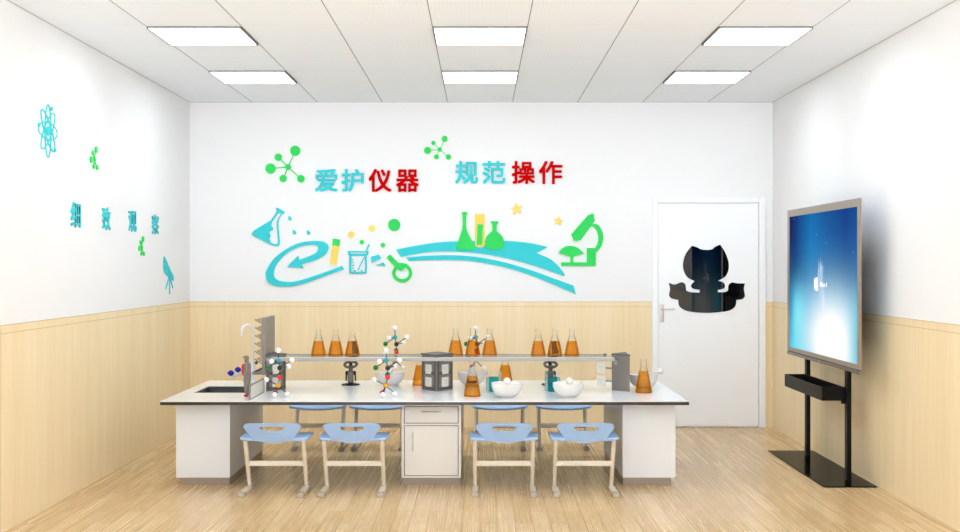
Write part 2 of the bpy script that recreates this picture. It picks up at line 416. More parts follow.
GLYPHS = {
  '爱': ['897,1000 517,961 76,942 94,875 535,892 926,932', '779,899 692,741 574,741 524,882 459,862 498,741 319,741 265,875 202,851 244,741 46,741 46,555 118,555 118,669 917,669 917,555 991,555 991,741 770,741 855,874', '410,310 749,310 678,242 591,186', '363,641 343,543 127,543 127,472 322,472 250,304 141,166 0,66 53,0 214,127 334,294 414,215 510,148 239,77 278,7 440,47 591,106 764,44 955,6 1000,79 829,106 673,151 782,240 865,352 820,385 805,382 374,382 406,472 908,472 908,543 425,543 444,630'],
  '护': ['169,1000 169,782 18,782 18,704 169,704 169,469 0,425 24,344 169,387 169,104 149,85 37,85 63,7 212,22 243,51 251,104 251,412 389,453 377,528 251,492 251,704 382,704 382,782 251,782 251,1000', '623,970 728,813 461,813 461,523 453,369 413,203 321,58 389,0 479,138 528,299 545,455 915,455 915,387 1000,387 1000,813 731,813 807,846 699,998', '915,532 546,532 546,739 915,739'],
  '仪': ['551,947 670,722 736,761 615,979', '865,941 787,615 648,344 519,605 441,925 365,913 452,560 593,278 451,158 267,64 314,1 497,97 640,216 775,92 943,0 1000,71 832,158 697,281 810,467 891,687 944,927', '262,1000 148,760 0,565 45,485 152,619 152,4 228,4 228,742 338,977'],
  '器': ['176,926 357,926 357,765 176,765', '628,926 820,926 820,765 628,765', '620,645 754,571 448,571 511,683 432,699 432,1000 104,1000 104,690 426,690 355,571 23,571 23,495 285,495 159,398 0,318 45,253 104,280 104,0 178,0 178,33 356,33 356,7 432,7 432,353 229,353 389,495 586,495 753,353 557,353 557,0 631,0 631,33 820,33 820,7 897,7 897,279 949,261 1000,329 829,395 685,495 976,495 976,571 790,571 818,605 661,690', '555,1000 555,690 897,690 897,1000', '178,109 178,278 356,278 356,109', '631,109 631,278 820,278 820,109'],
  '规': ['477,957 477,372 555,372 555,884 854,884 854,372 935,372 935,957', '186,1000 186,828 31,828 31,751 186,751 186,642 185,573 8,573 8,495 182,495 160,344 103,193 0,68 59,10 178,168 238,350 376,161 432,222 252,435 259,495 425,495 425,573 262,573 263,644 263,751 412,751 412,828 263,828 263,1000', '667,791 667,580 649,402 559,218 360,59 411,0 604,150 704,326 704,117 727,42 802,22 889,22 955,39 987,106 1000,238 934,270 923,121 889,88 813,88 785,96 777,125 777,406 727,406 743,579 743,791'],
  '范': ['21,68 79,0 334,281 289,344', '66,660 269,537 316,599 113,713', '0,453 208,345 254,408 45,508', '392,674 392,155 406,69 461,26 563,15 840,15 931,32 979,94 1000,209 920,242 900,121 835,94 566,94 493,105 477,155 477,597 819,597 819,398 793,378 627,379 659,302 853,315 892,344 902,398 902,674', '644,1000 644,905 335,905 335,1000 251,1000 251,905 2,905 2,829 251,829 251,723 335,723 335,829 644,829 644,723 729,723 729,829 982,829 982,905 729,905 729,1000'],
  '操': ['527,894 775,894 775,780 527,780', '456,955 456,718 849,718 849,955', '412,609 554,609 554,485 412,485', '745,609 891,609 891,485 745,485', '131,1000 131,781 10,781 10,705 131,705 131,467 0,422 20,344 131,387 131,97 116,80 38,80 61,8 175,22 200,49 208,97 208,416 314,457 301,530 208,495 208,705 308,705 308,781 208,781 208,1000', '612,425 612,342 328,342 328,274 561,274 424,164 258,89 309,25 472,109 612,229 612,0 688,0 688,235 809,119 947,35 1000,98 857,171 737,274 983,274 983,342 688,342 688,425 959,425 959,669 681,669 681,425 619,425 619,669 348,669 348,425'],
  '作': ['529,991 426,759 290,569 353,514 508,743 582,743 582,0 664,0 664,266 989,266 989,343 664,343 664,509 975,509 975,585 664,585 664,743 1000,743 1000,822 546,822 607,970', '269,1000 152,759 0,564 48,482 154,612 154,1 235,1 235,741 347,976'],
  '细': ['4,130 19,48 420,127 415,201', '28,538 234,571 100,420 8,351 35,274 418,347 414,417 162,382 434,705 361,749 291,646 120,630 324,966 243,1000 146,807 69,688 0,619', '685,149 524,149 524,460 685,460', '761,149 761,460 920,460 920,149', '446,938 446,0 524,0 524,72 920,72 920,9 1000,9 1000,938', '685,538 524,538 524,856 685,856', '761,538 761,856 920,856 920,538'],
  '致': ['41,566 394,608 418,557 483,593 356,804 294,773 358,674 128,655 247,855 494,855 494,930 14,930 14,855 157,855 64,689 15,642', '0,142 13,60 506,149 503,226 295,190 295,352 482,352 482,427 295,427 295,551 216,551 216,427 30,427 30,352 216,352 216,177', '626,721 826,721 789,524 729,359 664,520 619,700', '615,1000 545,732 435,517 495,456 570,584 619,422 683,279 577,162 435,73 482,0 621,91 728,204 825,90 944,5 1000,74 876,158 777,278 858,476 910,721 985,721 985,797 651,797 696,986'],
  '观': ['459,1000 459,389 535,389 535,923 851,923 851,389 930,389 930,1000', '648,826 648,606 630,420 542,228 345,62 394,0 544,111 643,244 698,380 698,118 721,41 796,21 887,21 955,39 988,110 1000,248 935,282 923,122 889,86 809,86 780,95 772,126 772,406 704,406 725,605 725,826', '25,733 204,440 110,250 0,111 60,46 164,178 253,345 329,164 398,215 293,444 359,680 402,954 350,971 337,968 19,968 19,885 316,885 239,538 86,777'],
  '察': ['271,242 160,147 21,73 77,12 222,102 344,216', '645,195 913,22 969,77 699,244', '105,525 187,454 0,366 42,307 187,374 319,471 319,422 689,422 689,477 809,396 951,340 1000,406 872,449 762,513 914,717 866,747 852,743 575,743 548,810 483,793 562,626 674,491 340,491 428,598 491,724 446,746 433,743 419,742 290,742 326,800 254,812 160,690 4,580 51,529 160,603 247,686 401,686 335,586 253,643 210,606 295,542 238,491 156,557', '610,678 808,678 712,556', '131,339 131,268 469,268 469,86 449,70 321,70 346,0 506,11 539,36 548,85 548,268 865,268 865,339', '429,981 468,904 31,904 31,739 108,739 108,836 881,836 881,739 962,739 962,904 558,904 508,1000'],
}

# ------------------------------------------------------------------ the room
def structure(o): o['kind'] = 'structure'; return o
WT = 0.12; WZ = 1.158
structure(MB().box(XL - WT, XR + WT, YF, YB + WT, -0.1, 0.0).build('floor', M['floor']))
structure(MB().box(XL - WT, XR + WT, YF, YB + WT, H, H + 0.1).build('ceiling', M['ceiling']))
structure(MB().box(XL - WT, XL, YF, YB + WT, 0, H).build('wall_left', M['wall']))
structure(MB().box(XR, XR + WT, YF, YB + WT, 0, H).build('wall_right', M['wall']))
structure(MB().box(XL, XR, YB, YB + WT, 0, H).build('wall_back', M['wall']))
DX0, DX1, DZ = 1.585, 2.628, 2.124           # outer edge of the door frame
T = 0.006
def wains(name, boxes, lines):
    b = MB()
    for q in boxes: b.box(*q)
    r = structure(b.build(name, M['wainscot']))
    l = MB()
    for q in lines: l.box(*q)
    l.build('groove', M['wainscot_line'], r)
e = 0.0015
wains('trim_1', [(XL, XL + T, YF, YB, 0, WZ)],
      [(XL + T, XL + T + e, YF, YB, WZ - 0.046, WZ - 0.0425), (XL, XL + T + e, YF, YB, WZ, WZ + 0.003)] +
      [(XL + T, XL + T + e, yy - .0015, yy + .0015, 0, WZ) for yy in (6.74, 4.34)])
wains('trim_2', [(XL + T, DX0, YB - T, YB, 0, WZ), (DX1, XR - T, YB - T, YB, 0, WZ)],
      [(XL + T, DX0, YB - T - e, YB - T, WZ - 0.046, WZ - 0.0425), (DX1, XR - T, YB - T - e, YB - T, WZ - 0.046, WZ - 0.0425), (XL + T, DX0, YB - T - e, YB, WZ, WZ + 0.003)])
wains('trim_3', [(XR - T, XR, YF, YB, 0, WZ)],
      [(XR - T - e, XR - T, YF, YB, WZ - 0.046, WZ - 0.0425), (XR - T - e, XR, YF, YB, WZ, WZ + 0.003)])
# ceiling edge trim
structure(MB().box(XL, XR, YB - 0.005, YB, H - 0.006, H).build('trim_4', M['alu']))
structure(MB().box(XL, XL + 0.005, YF, YB, H - 0.006, H).build('trim_5', M['alu']))
structure(MB().box(XR - 0.005, XR, YF, YB, H - 0.006, H).build('trim_6', M['alu']))

# door
fw = 0.05
b = MB()
b.box(DX0, DX0 + fw, YB - 0.03, YB, 0, DZ); b.box(DX1 - fw - 0.012, DX1, YB - 0.03, YB, 0, DZ); b.box(DX0 + fw, DX1 - fw - 0.012, YB - 0.03, YB, DZ - 0.055, DZ)
structure(b.build('trim_7', M['door_paint'], bevel=0.004))
door = structure(MB().box(DX0 + fw + 0.003, DX1 - fw - 0.015, YB - 0.016, YB, 0.012, DZ - 0.058).build('door_1', M['door_paint'], bevel=0.002))
def dp(p, c=(650, 230, 5.318)):           # outline points on the back wall's own plane
    px, py = c[0] + p[0] / c[2], c[1] + p[1] / c[2]
    return ((px - 480.3) / S_BACK, 1.5 - (py - 264.7) / S_BACK) + tuple(p[2:])
cat = [(222, 84, 1), (250, 92), (275, 104), (325, 104), (345, 90), (372, 78, 1), (398, 118), (416, 170), (415, 215), (398, 248), (360, 270, 1), (388, 278), (398, 297), (388, 312), (362, 318), (362, 330, 1),
       (395, 330), (414, 322, 1), (418, 292), (436, 279), (460, 283), (504, 284, 1), (498, 310), (504, 350, 1), (492, 366), (458, 372, 1), (452, 405), (420, 428), (350, 438), (300, 440), (240, 437), (190, 428), (156, 405), (150, 372, 1),
       (112, 362), (100, 345, 1), (106, 312), (99, 280, 1), (130, 290), (165, 278), (186, 288), (192, 322, 1), (215, 330), (262, 333, 1), (262, 318), (230, 312), (218, 297), (228, 280), (238, 272, 1), (200, 252), (180, 218), (175, 180), (188, 130)]
me = cutout([smooth_poly([dp(p) for p in cat])], 0.006); me.transform(Matrix.Translation((0, -0.016, 0)) @ BACK)
tag(link('vision_panel', me, M['black_gloss'], door), 'glossy black glass panel shaped like a cat in a boat')
hx, hz = (661.7 - 480.3) / S_BACK, 1.06
MB().box(hx - 0.02, hx + 0.02, YB - 0.024, YB - 0.016, hz - 0.09, hz + 0.075, 0.003).build('handle_plate', M['handle'], door, smooth=True)
MB().tube([(hx, YB - 0.024, hz + 0.03), (hx, YB - 0.06, hz + 0.03), (hx + 0.015, YB - 0.066, hz + 0.03), (hx + 0.115, YB - 0.066, hz + 0.032)], 0.008).build('door_handle', M['handle'], door, smooth=True)

# ceiling lamps
proto = None
wrd = {(0, 0): 'square recessed ceiling lamp, row nearer the back wall, beside the left wall', (1, 0): 'square recessed ceiling lamp in the middle, row nearer the back wall', (2, 0): 'square recessed ceiling lamp above the display, row nearer the back wall',
       (0, 1): 'square recessed ceiling lamp beside the left wall, front row, larger in view', (1, 1): 'square recessed ceiling lamp in the middle, front row, larger in view', (2, 1): 'square recessed ceiling lamp beside the right wall, front row, larger in view'}
for j, yy in enumerate(LAMP_Y):
    for i, xx in enumerate(LAMP_X):
        if proto is None:
            proto = empty('ceiling_lamp', (xx, yy, H), 0, wrd[i, j], 'ceiling lamp', 'square lamps in the ceiling')
            b = MB(); s = 0.297; f = 0.009
            b.box(-s, -s + f, -s, s, -0.016, 0); b.box(s - f, s, -s, s, -0.016, 0); b.box(-s + f, s - f, -s, -s + f * .5, -0.012, 0); b.box(-s + f, s - f, s - f * .5, s, -0.012, 0)
            b.build('frame', M['lamp_frame'], proto)
            MB().box(-s + f, s - f, -s + f * .5, s - f * .5, -0.010, -0.002).build('diffuser', M['lamp'], proto)
        else:
            dup(proto, (xx, yy, H), 0, wrd[i, j])

# ------------------------------------------------------------------ wall decorations
def bold(pls, th, d):
    bm = bmesh.new()
    for k, (sx, sy) in enumerate(((-1, -1), (1, -1), (-1, 1), (1, 1))):
        m_ = cutout([[(p[0] + sx * d, p[1] + sy * d) for p in pl] for pl in pls], th - 0.0002 * k)
        bm.from_mesh(m_); bpy.data.meshes.remove(m_)
    m_ = bpy.data.meshes.new('c'); bm.to_mesh(m_); bm.free(); return m_
def decal(name, outlines, th, m, label, cat, where=BACK, group=None, offset=0.0, t0=0.0, parent=None):
    me = bold(outlines, th, offset) if offset else cutout(outlines, th)
    me.transform(where @ Matrix.Translation((0, 0, t0)))
    me.update()
    bm = bmesh.new(); bm.from_mesh(me); bmesh.ops.recalc_face_normals(bm, faces=bm.faces)
    # origin at the decal's own centre
    cs = [v.co for v in bm.verts]; c = Vector([(min(v[i] for v in cs) + max(v[i] for v in cs)) / 2 for i in range(3)])
    if parent is None:
        bmesh.ops.translate(bm, verts=bm.verts, vec=-c)
    bm.to_mesh(me); bm.free()
    o = link(name, me, m, parent)
    if parent is None: o.location = c; tag(o, label, cat, group)
    return o
A = (240, 200, 5.319); B = (380, 200, 4.0)
def P(pts, c): return [dp(p, c) for p in pts]
def SP(pts, c, seg=6): return smooth_poly(P(pts, c), seg)
def CI(x, y, r, c, ry=None): return circle(*dp((x, y), c), r / c[2] / S_BACK, 28, (ry or r) / c[2] / S_BACK)
TH = 0.014
# molecule motifs
def molecule(atoms, c, wd, label):
    outs = []
    ctr = atoms[0]
    o = empty('molecule_wall_motif', (*[dp(ctr, c)[0]], YB, dp(ctr, c)[1]), 0, label, 'wall decoration', 'green molecule motifs on the walls')
    off = Matrix.Translation((-o.location.x, -o.location.y, -o.location.z))
    for k, (x, y, r) in enumerate(atoms):
        me = cutout([CI(x, y, r, c)], TH); me.transform(off @ BACK); link('atom', me, M['green'], o)
        if k:
            me = cutout([bar(dp((ctr[0], ctr[1]), c), dp((x, y), c), wd)], TH * 0.6); me.transform(off @ BACK); link('bond', me, M['green'], o)
    return o
mol_big = molecule([(340, 328, 27), (405, 185, 46), (255, 242, 33), (186, 342, 46), (298, 430, 33), (455, 432, 34)], (250, 130, 8.86), 0.010, 'larger green molecule cut-out on back wall, left of the first slogan')
molecule([(400, 260, 29), (465, 118, 40), (316, 173, 29), (238, 272, 48), (356, 358, 34), (515, 360, 37)], (410, 130, 13.3), 0.006, 'smaller green molecule cut-out on back wall between the two slogans')
def left_uv(px, py):
    s = (480.3 - px) / -XL
    return F / s, 1.5 - (py - 264.7) / s
for (px, py, kx, label) in ((94.2, 159.5, 0.46, 'green molecule cut-out on left wall beside the atom motif'), (141.6, 247.5, 0.44, 'green molecule cut-out on left wall below the row of characters')):
    u, v = left_uv(px, py)
    r = dup(mol_big, (XL, u, v), PI / 2, label); r.scale = (kx, 0.8, kx * 1.04)

# characters
chars = [('爱', 315.2, 337.9, 169, 191.7, 'turq', 'turquoise raised wall character, first of the left slogan'), ('护', 341.7, 364.2, 169, 191.7, 'turq', 'turquoise raised wall character, second of the left slogan'),
         ('仪', 369, 391.9, 169, 192, 'red', 'red raised wall character, third of the left slogan'), ('器', 396.4, 419.2, 169.5, 192, 'red', 'red raised wall character, last of the left slogan'),
         ('规', 455.5, 478.5, 161, 184, 'turq', 'turquoise raised wall character, first of the right slogan'), ('范', 482.6, 505.8, 161, 184, 'turq', 'turquoise raised wall character, second of the right slogan'),
         ('操', 512, 535.2, 161, 184, 'red', 'red raised wall character, third of the right slogan'), ('作', 539.2, 562.6, 161, 184.2, 'red', 'red raised wall character, last of the right slogan')]
def glyph(ch, u0, u1, v0, v1):
    return [[(u0 + float(p.split(',')[0]) / 1000 * (u1 - u0), v0 + float(p.split(',')[1]) / 1000 * (v1 - v0)) for p in s.split()] for s in GLYPHS[ch]]
BOLD = 0.0047
BOLD_LEFT = 0.002
for ch, x0, x1, y0, y1, m, label in chars:
    u0, v1 = dp((x0, y0), (0, 0, 1)); u1, v0 = dp((x1, y1), (0, 0, 1)); d = BOLD
    decal('wall_character', glyph(ch, u0 + d, u1 - d, v0 + d, v1 - d), 0.016, M[m], label, 'lettering', group='raised characters on the back wall', offset=BOLD)
for ch, px0, px1, cy, hh, label in (('细', 70.5, 80.2, 214.7, 0.168, 'turquoise character on left wall, first, below the atom motif'), ('致', 102, 110.2, 218.6, 0.165, 'turquoise character on left wall, second in the row'),
                                 ('观', 128.4, 136.2, 221.4, 0.163, 'turquoise character on left wall, third in the row'), ('察', 151.8, 158.6, 224.3, 0.163, 'turquoise character on left wall, last in the row, near the corner')):
    u0, _ = left_uv(px0, cy); u1, _ = left_uv(px1, cy); uc, v = left_uv((px0 + px1) / 2, cy); d = BOLD_LEFT
    decal('wall_character', glyph(ch, u0 + d, u1 - d, v - hh / 2 + d, v + hh / 2 - d), 0.008, M['turq'], label, 'lettering', LEFT, 'raised characters on the left wall', offset=BOLD_LEFT)

# atom motif on the left wall
uc, vc = left_uv(47.8, 131)
ao = empty('atom_wall_motif', (XL, uc, vc), 0, 'turquoise atom cut-out with crossing orbits on the left wall', 'wall decoration')
ML0 = Matrix(((0, 0, 1, 0), (1, 0, 0, 0), (0, 1, 0, 0), (0, 0, 0, 1)))
for k, a in enumerate((0, 45, 90, 135)):
    ca, sa = math.cos(math.radians(a)), math.sin(math.radians(a))
    rot = lambda pl: [(p[0] * ca - p[1] * sa, p[0] * sa + p[1] * ca) for p in pl]
    me = cutout([rot(circle(0, 0, 0.166, 48, 0.056)), rot(circle(0, 0, 0.1595, 48, 0.0495))], 0.006 + 0.0005 * k); me.transform(ML0)
    link('orbit', me, M['turq'], ao)
me = cutout([circle(0, 0, 0.03)], 0.009); me.transform(ML0); link('nucleus', me, M['turq'], ao)
for (eu, ev) in ((0.06, 0.145), (0.12, -0.108), (-0.158, 0.02)):
    me = cutout([circle(eu, ev, 0.013)], 0.009); me.transform(ML0); link('electron', me, M['turq'], ao)

# telescope motif
uc, vc = left_uv(169, 272.5)
tb = empty('telescope_wall_motif', (XL, uc, vc), 0, 'turquoise telescope cut-out on its tripod, left wall near the corner', 'wall decoration')
KX = 1.1
def LC(name, pl):
    me = cutout([[(u * KX, v) for u, v in q] for q in pl], 0.008); me.transform(ML0); return link(name, me, M['turq'], tb)
LC('tube', [smooth_poly([(-0.172, 0.07), (-0.158, 0.128), (-0.14, 0.138, 1), (-0.045, 0.075, 1), (-0.045, -0.03, 1), (-0.13, -0.005), (-0.165, 0.03)], 5), smooth_poly([(-0.155, 0.07), (-0.142, 0.118), (-0.122, 0.07), (-0.13, 0.015)], 5)])
LC('tube', [[(-0.033, 0.066), (0.035, 0.024), (0.035, -0.058), (-0.033, -0.034)]])
LC('eyepiece', [[(0.048, 0.012), (0.13, -0.03), (0.135, -0.075), (0.048, -0.058)]])
for q in ((-0.10, -0.137), (0.016, -0.19), (0.11, -0.137)): LC('leg', [bar((0.016, -0.02), q, 0.012)])

# lab motifs on the back wall
G = 'coloured cut-outs around the ribbon'
W = 'wall decoration'
decal('flask_wall_motif', [SP([(192, 46, 1), (203, 42), (240, 62, 1), (236, 74, 1), (226, 76, 1), (207, 122), (214, 228), (198, 245), (172, 240, 1), (74, 190), (67, 174), (80, 160, 1), (166, 108, 1), (200, 60, 1)], A),
                           SP([(207, 66, 1), (221, 75, 1), (198, 120), (204, 222), (190, 234), (166, 228, 1), (160, 205), (166, 190), (158, 172), (180, 155), (170, 138), (172, 118, 1)], A)], TH, M['turq'], 'turquoise tilted flask cut-out, left end of the back wall motifs', W)
for x, y, s in ((267, 97, 'upper drop, just right of the tilted flask cut-out'), (291, 171, 'lower drop nearer the tilted flask cut-out'), (366, 173, 'lower drop farther from the tilted flask cut-out')):
    decal('drop_wall_motif', [SP([(x - 6, y - 13, 1), (x + 6, y - 6), (x + 10, y + 6), (x + 2, y + 13), (x - 8, y + 6)], A)], TH, M['turq'], 'small turquoise ' + s, W, group='drops beside the flask cut-out')
sw = [(545, 350, 1), (430, 392), (300, 432), (225, 432), (190, 415), (183, 385), (200, 340), (250, 285), (320, 248), (390, 238), (414, 247), (416, 265), (395, 288), (318, 318, 1), (312, 295, 1), (252, 355, 1), (342, 363, 1), (328, 342, 1), (400, 322), (450, 295), (473, 262), (468, 236), (440, 220), (390, 218), (320, 228), (250, 260), (185, 310), (145, 370), (139, 400), (150, 435), (190, 457), (260, 460), (330, 448), (440, 410), (556, 368, 1)]
decal('arrow_wall_motif', [SP(sw, A)], TH, M['turq'], 'turquoise swirling arrow cut-out on the back wall', W)
tt = empty('test_tube_wall_motif', (dp((505, 275), A)[0], YB, dp((505, 275), A)[1]), 0, 'yellow test tube cut-out with green top beside the swirling arrow', W)
for nm, pl, m in (('cap', [(496, 205), (535, 210), (531, 247), (493, 241)], 'green'), ('tube', [(493, 241), (531, 247), (514, 345), (481, 340)], 'yellow')):
    me = cutout([P(pl, A)], TH); me.transform(Matrix.Translation(-tt.location) @ BACK); link(nm, me, M[m], tt)
bk = [SP([(576, 271, 1), (686, 272, 1), (684, 290), (676, 297, 1), (676, 378), (666, 391), (594, 391), (583, 380), (583, 297, 1), (577, 288)], A), P([(586, 279), (678, 279), (674, 285), (590, 285)], A), SP([(594, 298, 1), (666, 298, 1), (667, 374), (660, 381), (600, 381), (594, 374)], A, 4)]
decal('beaker_wall_motif', bk + [P(bar((689, 236), (673, 270), 7), A), P(bar((664, 301), (628, 374), 5), A)] + [P(bar((595, q), (606 if q != 348 else 612, q), 4), A) for q in (318, 333, 348, 363)] + [CI(612, 378, 6, A), CI(650, 378, 5, A)], TH, M['turq'], 'turquoise beaker cut-out with a stirring rod on the back wall', W)
decal('shard_wall_motif', [P([(699, 302), (740, 289), (751, 312), (702, 334)], A)], TH, M['turq'], 'upper turquoise shard cut-out right of the beaker cut-out', W, group='shards beside the beaker cut-out')
decal('shard_wall_motif', [P([(719, 348), (765, 332), (777, 351)], A)], TH, M['turq'], 'lower thin turquoise shard cut-out right of the beaker cut-out', W, group='shards beside the beaker cut-out')
for x, y, r, m, l in ((594, 184, 17, 'yellow', 'yellow dot cut-out above the beaker cut-out, the lower of two'), (703, 151, 17, 'yellow', 'yellow dot cut-out next to the big green dot, the higher of two'), (650, 224, 12, 'green', 'small green dot directly above the beaker cut-out'),
                      (762, 240, 12, 'green', 'small green dot above the handle of the ring flask cut-out'), (822, 133, 33, 'green', 'big green dot cut-out on the back wall')):
    decal('dot_wall_motif', [CI(x, y, r, A)], TH, M[m], l, W, group='dots above the motifs')
decal('ring_flask_wall_motif', [SP([(27, 230, 1), (41, 217, 1), (75, 251, 1), (108, 256), (128, 280), (128, 304), (110, 325), (84, 329), (60, 316), (50, 290), (60, 266, 1)], B), SP([(68, 276, 1), (88, 284), (102, 270, 1), (116, 284), (114, 303), (98, 315), (78, 313), (64, 297)], B)], TH, M['green'], 'green round flask cut-out with hollow ring and slanted neck', W)
decal('ribbon_wall_motif', [SP([(65, 198, 1), (150, 182), (250, 168), (380, 163), (500, 163), (600, 172), (672, 188, 1), (628, 213, 1), (680, 235), (715, 265), (740, 299, 1), (736, 305, 1), (660, 277), (560, 246), (450, 222), (330, 208), (200, 208), (85, 228, 1)], B)], 0.010, M['turq'], 'broad upper turquoise ribbon cut-out under the green flasks', W, group='ribbons on the back wall')
decal('ribbon_wall_motif', [SP([(105, 230, 1), (200, 222), (330, 222), (450, 238), (580, 272), (700, 315), (775, 342, 1), (785, 378, 1), (740, 358), (600, 300), (480, 265), (350, 243), (220, 240), (118, 245, 1)], B)], 0.010, M['turq'], 'narrow lower turquoise ribbon cut-out', W, group='ribbons on the back wall')
decal('flask_wall_motif', [SP([(328, 50, 1), (339, 47), (351, 50, 1), (350, 58, 1), (347, 62, 1), (347, 105), (353, 130), (384, 190, 1), (380, 199, 1), (307, 199, 1), (304, 190, 1), (326, 130), (331, 105), (331, 62, 1), (328, 58, 1)], B)], 0.02, M['green'], 'green conical flask cut-out standing on the ribbon', W, t0=0.0)
t2 = empty('test_tube_wall_motif', (dp((400, 120), B)[0], YB, dp((400, 120), B)[1]), 0, 'yellow test tube cut-out with green filling standing on the ribbon', W)
for nm, pl, m, th in (('tube', SP([(381, 62), (390, 57), (411, 57), (420, 62), (420, 170, 1), (418, 182), (408, 189), (392, 189), (384, 182), (381, 170, 1)], B, 4), 'yellow', 0.018), ('filling', P([(391, 97), (413, 97), (410, 180), (387, 180)], B), 'green', 0.024)):
    me = cutout([pl], th); me.transform(Matrix.Translation(-t2.location) @ BACK); link(nm, me, M[m], t2)
decal('flask_wall_motif', [SP([(444, 85, 1), (475, 85, 1), (474, 93, 1), (469, 97, 1), (468, 124, 1), (490, 145), (497, 168), (493, 190), (478, 198, 1), (438, 198, 1), (424, 190), (421, 168), (428, 145), (450, 124, 1), (450, 97, 1), (445, 93, 1)], B)], 0.02, M['green'], 'green round-bellied flask cut-out standing on the ribbon', W)
for x, y, r, a0, l in ((548, 36, 28, 100, 'larger yellow star cut-out above the ribbon'), (714, 84, 22, 80, 'smaller yellow star cut-out beside the microscope cut-out')):
    pl = []
    for k in range(10):
        rr = r if k % 2 == 0 else r * 0.4; a = math.radians(a0 + 36 * k)
        pl.append((x + rr * math.cos(a), y - rr * math.sin(a)))
    decal('star_wall_motif', [P(pl, B)], TH, M['yellow'], l, W, group='yellow stars on the back wall')
ms = empty('microscope_wall_motif', (dp((800, 200), B)[0], YB, dp((800, 200), B)[1]), 0, 'green microscope cut-out, right end of the back wall motifs', W)
for nm, pl in (('tube', [(833, 60), (843, 58), (849, 52), (859, 62), (857, 72), (861, 82), (803, 163), (796, 160), (792, 167), (781, 163), (775, 164), (772, 152), (765, 138)]),
               ('stand', None)):
    if pl: q = P(pl, B)
    else: q = SP([(852, 96, 1), (872, 98), (888, 122), (894, 150), (886, 185), (864, 210, 1), (864, 264, 1), (725, 264, 1), (725, 249, 1), (762, 249, 1), (762, 226, 1), (715, 213, 1), (733, 191), (758, 183), (790, 190), (817, 213, 1), (775, 227, 1), (775, 249, 1), (828, 249, 1), (828, 192, 1), (861, 192, 1), (873, 165), (870, 130), (855, 107), (842, 108, 1)], B)
    me = cutout([q], TH); me.transform(Matrix.Translation(-ms.location) @ BACK); link(nm, me, M['green'], ms)
# ------------------------------------------------------------------ island bench
TX0, TX1, TY0, TY1, TZ = -2.133, 1.394, 8.067, 9.52, 0.590
SX0, SX1, SY0, SY1 = -2.035, -1.645, 8.60, 9.08
def rect(x0, x1, y0, y1): return [(x0, y0), (x1, y0), (x1, y1), (x0, y1)]
wt = empty('worktop', (0, 0, TZ), 0, 'long white island worktop with dark edge, carrying the glassware', 'worktop')
me = cutout([rect(TX0, TX1, TY0, TY1), rect(SX0, SX1, SY0, SY1)], 0.006); me.transform(Matrix.Translation((0, 0, -0.006))); link('top_surface', me, M['worktop'], wt)
me = cutout([rect(TX0, TX1, TY0, TY1), rect(SX0 - .006, SX1 + .006, SY0 - .006, SY1 + .006)], 0.02); me.transform(Matrix.Translation((0, 0, -0.026))); link('edge', me, M['worktop_edge'], wt)
UZ = TZ - 0.026

# sink basin set into the worktop opening
sk = empty('sink', ((SX0 + SX1) / 2, (SY0 + SY1) / 2, TZ), 0, 'black rectangular sink let into the left end of the worktop', 'sink')
lx0, lx1, ly0, ly1 = SX0 - sk.location.x, SX1 - sk.location.x, SY0 - sk.location.y, SY1 - sk.location.y
b = MB(); o1 = [(lx0 - .004, ly0 - .004), (lx1 + .004, ly0 - .004), (lx1 + .004, ly1 + .004), (lx0 - .004, ly1 + .004)]
rings = [(0.0, -0.007), (0.0, -0.012), (0.05, -0.06), (0.05, -0.17)]
loops = []
for (ins, z) in rings:
    loops.append([(lx0 + min(ins, .015), ly0 + min(ins, .015), z), (lx1 - ins * 1.3, ly0 + min(ins, .015), z), (lx1 - ins * 1.3, ly1 - min(ins, .015), z), (lx0 + min(ins, .015), ly1 - min(ins, .015), z)])
vs = [v for lp in loops for v in lp]; fs = []
for k in range(len(loops) - 1):
    for i in range(4): fs.append((4 * k + i, 4 * k + (i + 1) % 4, 4 * k + 4 + (i + 1) % 4, 4 * k + 4 + i))
fs.append(tuple(range(4 * len(loops) - 4, 4 * len(loops))))
b._add(vs, fs); so = b.build('basin', M['sink'], sk)
sm = so.modifiers.new('wall', 'SOLIDIFY'); sm.thickness = 0.006; sm.offset = -1
MB().lathe([(0.0, 0.004), (0.02, 0.004), (0.024, 0.0), (0.0, 0.0)], 20, (0, 0, -0.169)).build('drain', M['handle'], sk, smooth=True)

def cabinet_shell(name, x0, x1, y0, y1, label, pl_inset, m):
    o = empty(name, ((x0 + x1) / 2, (y0 + y1) / 2, 0), 0, label, 'cabinet')
    a, c = (x1 - x0) / 2, (y1 - y0) / 2; t = 0.016; z0 = 0.05
    b = MB()
    b.box(-a, a, -c, -c + t, z0, UZ).box(-a, a, c - t, c, z0, UZ).box(-a, -a + t, -c + t, c - t, z0, UZ).box(a - t, a, -c + t, c - t, z0, UZ).box(-a + t, a - t, -c + t, c - t, z0, z0 + t)
    b.build('body', m, o)
    MB().box(-a + pl_inset[0], a - pl_inset[1], -c + 0.001, c - 0.012, 0, z0).build('plinth', M['plinth'], o)
    return o, a, c
cabinet_shell('pedestal_cabinet', -2.070, -1.703, 8.24, 9.5, 'white pedestal cabinet under the sink end of the worktop', (0.03, 0.004), M['white_lacquer'])
cabinet_shell('pedestal_cabinet', 0.971, 1.331, 8.24, 9.5, 'white pedestal cabinet under the worktop end nearest the door', (0.004, 0.03), M['white_lacquer'])
cb, a, c = cabinet_shell('base_cabinet', -0.534, -0.129, 8.243, 9.5, 'cream base cabinet with drawer and door in the middle of the bench', (0.004, 0.004), M['cream_lacquer'])
zt = UZ - 0.001
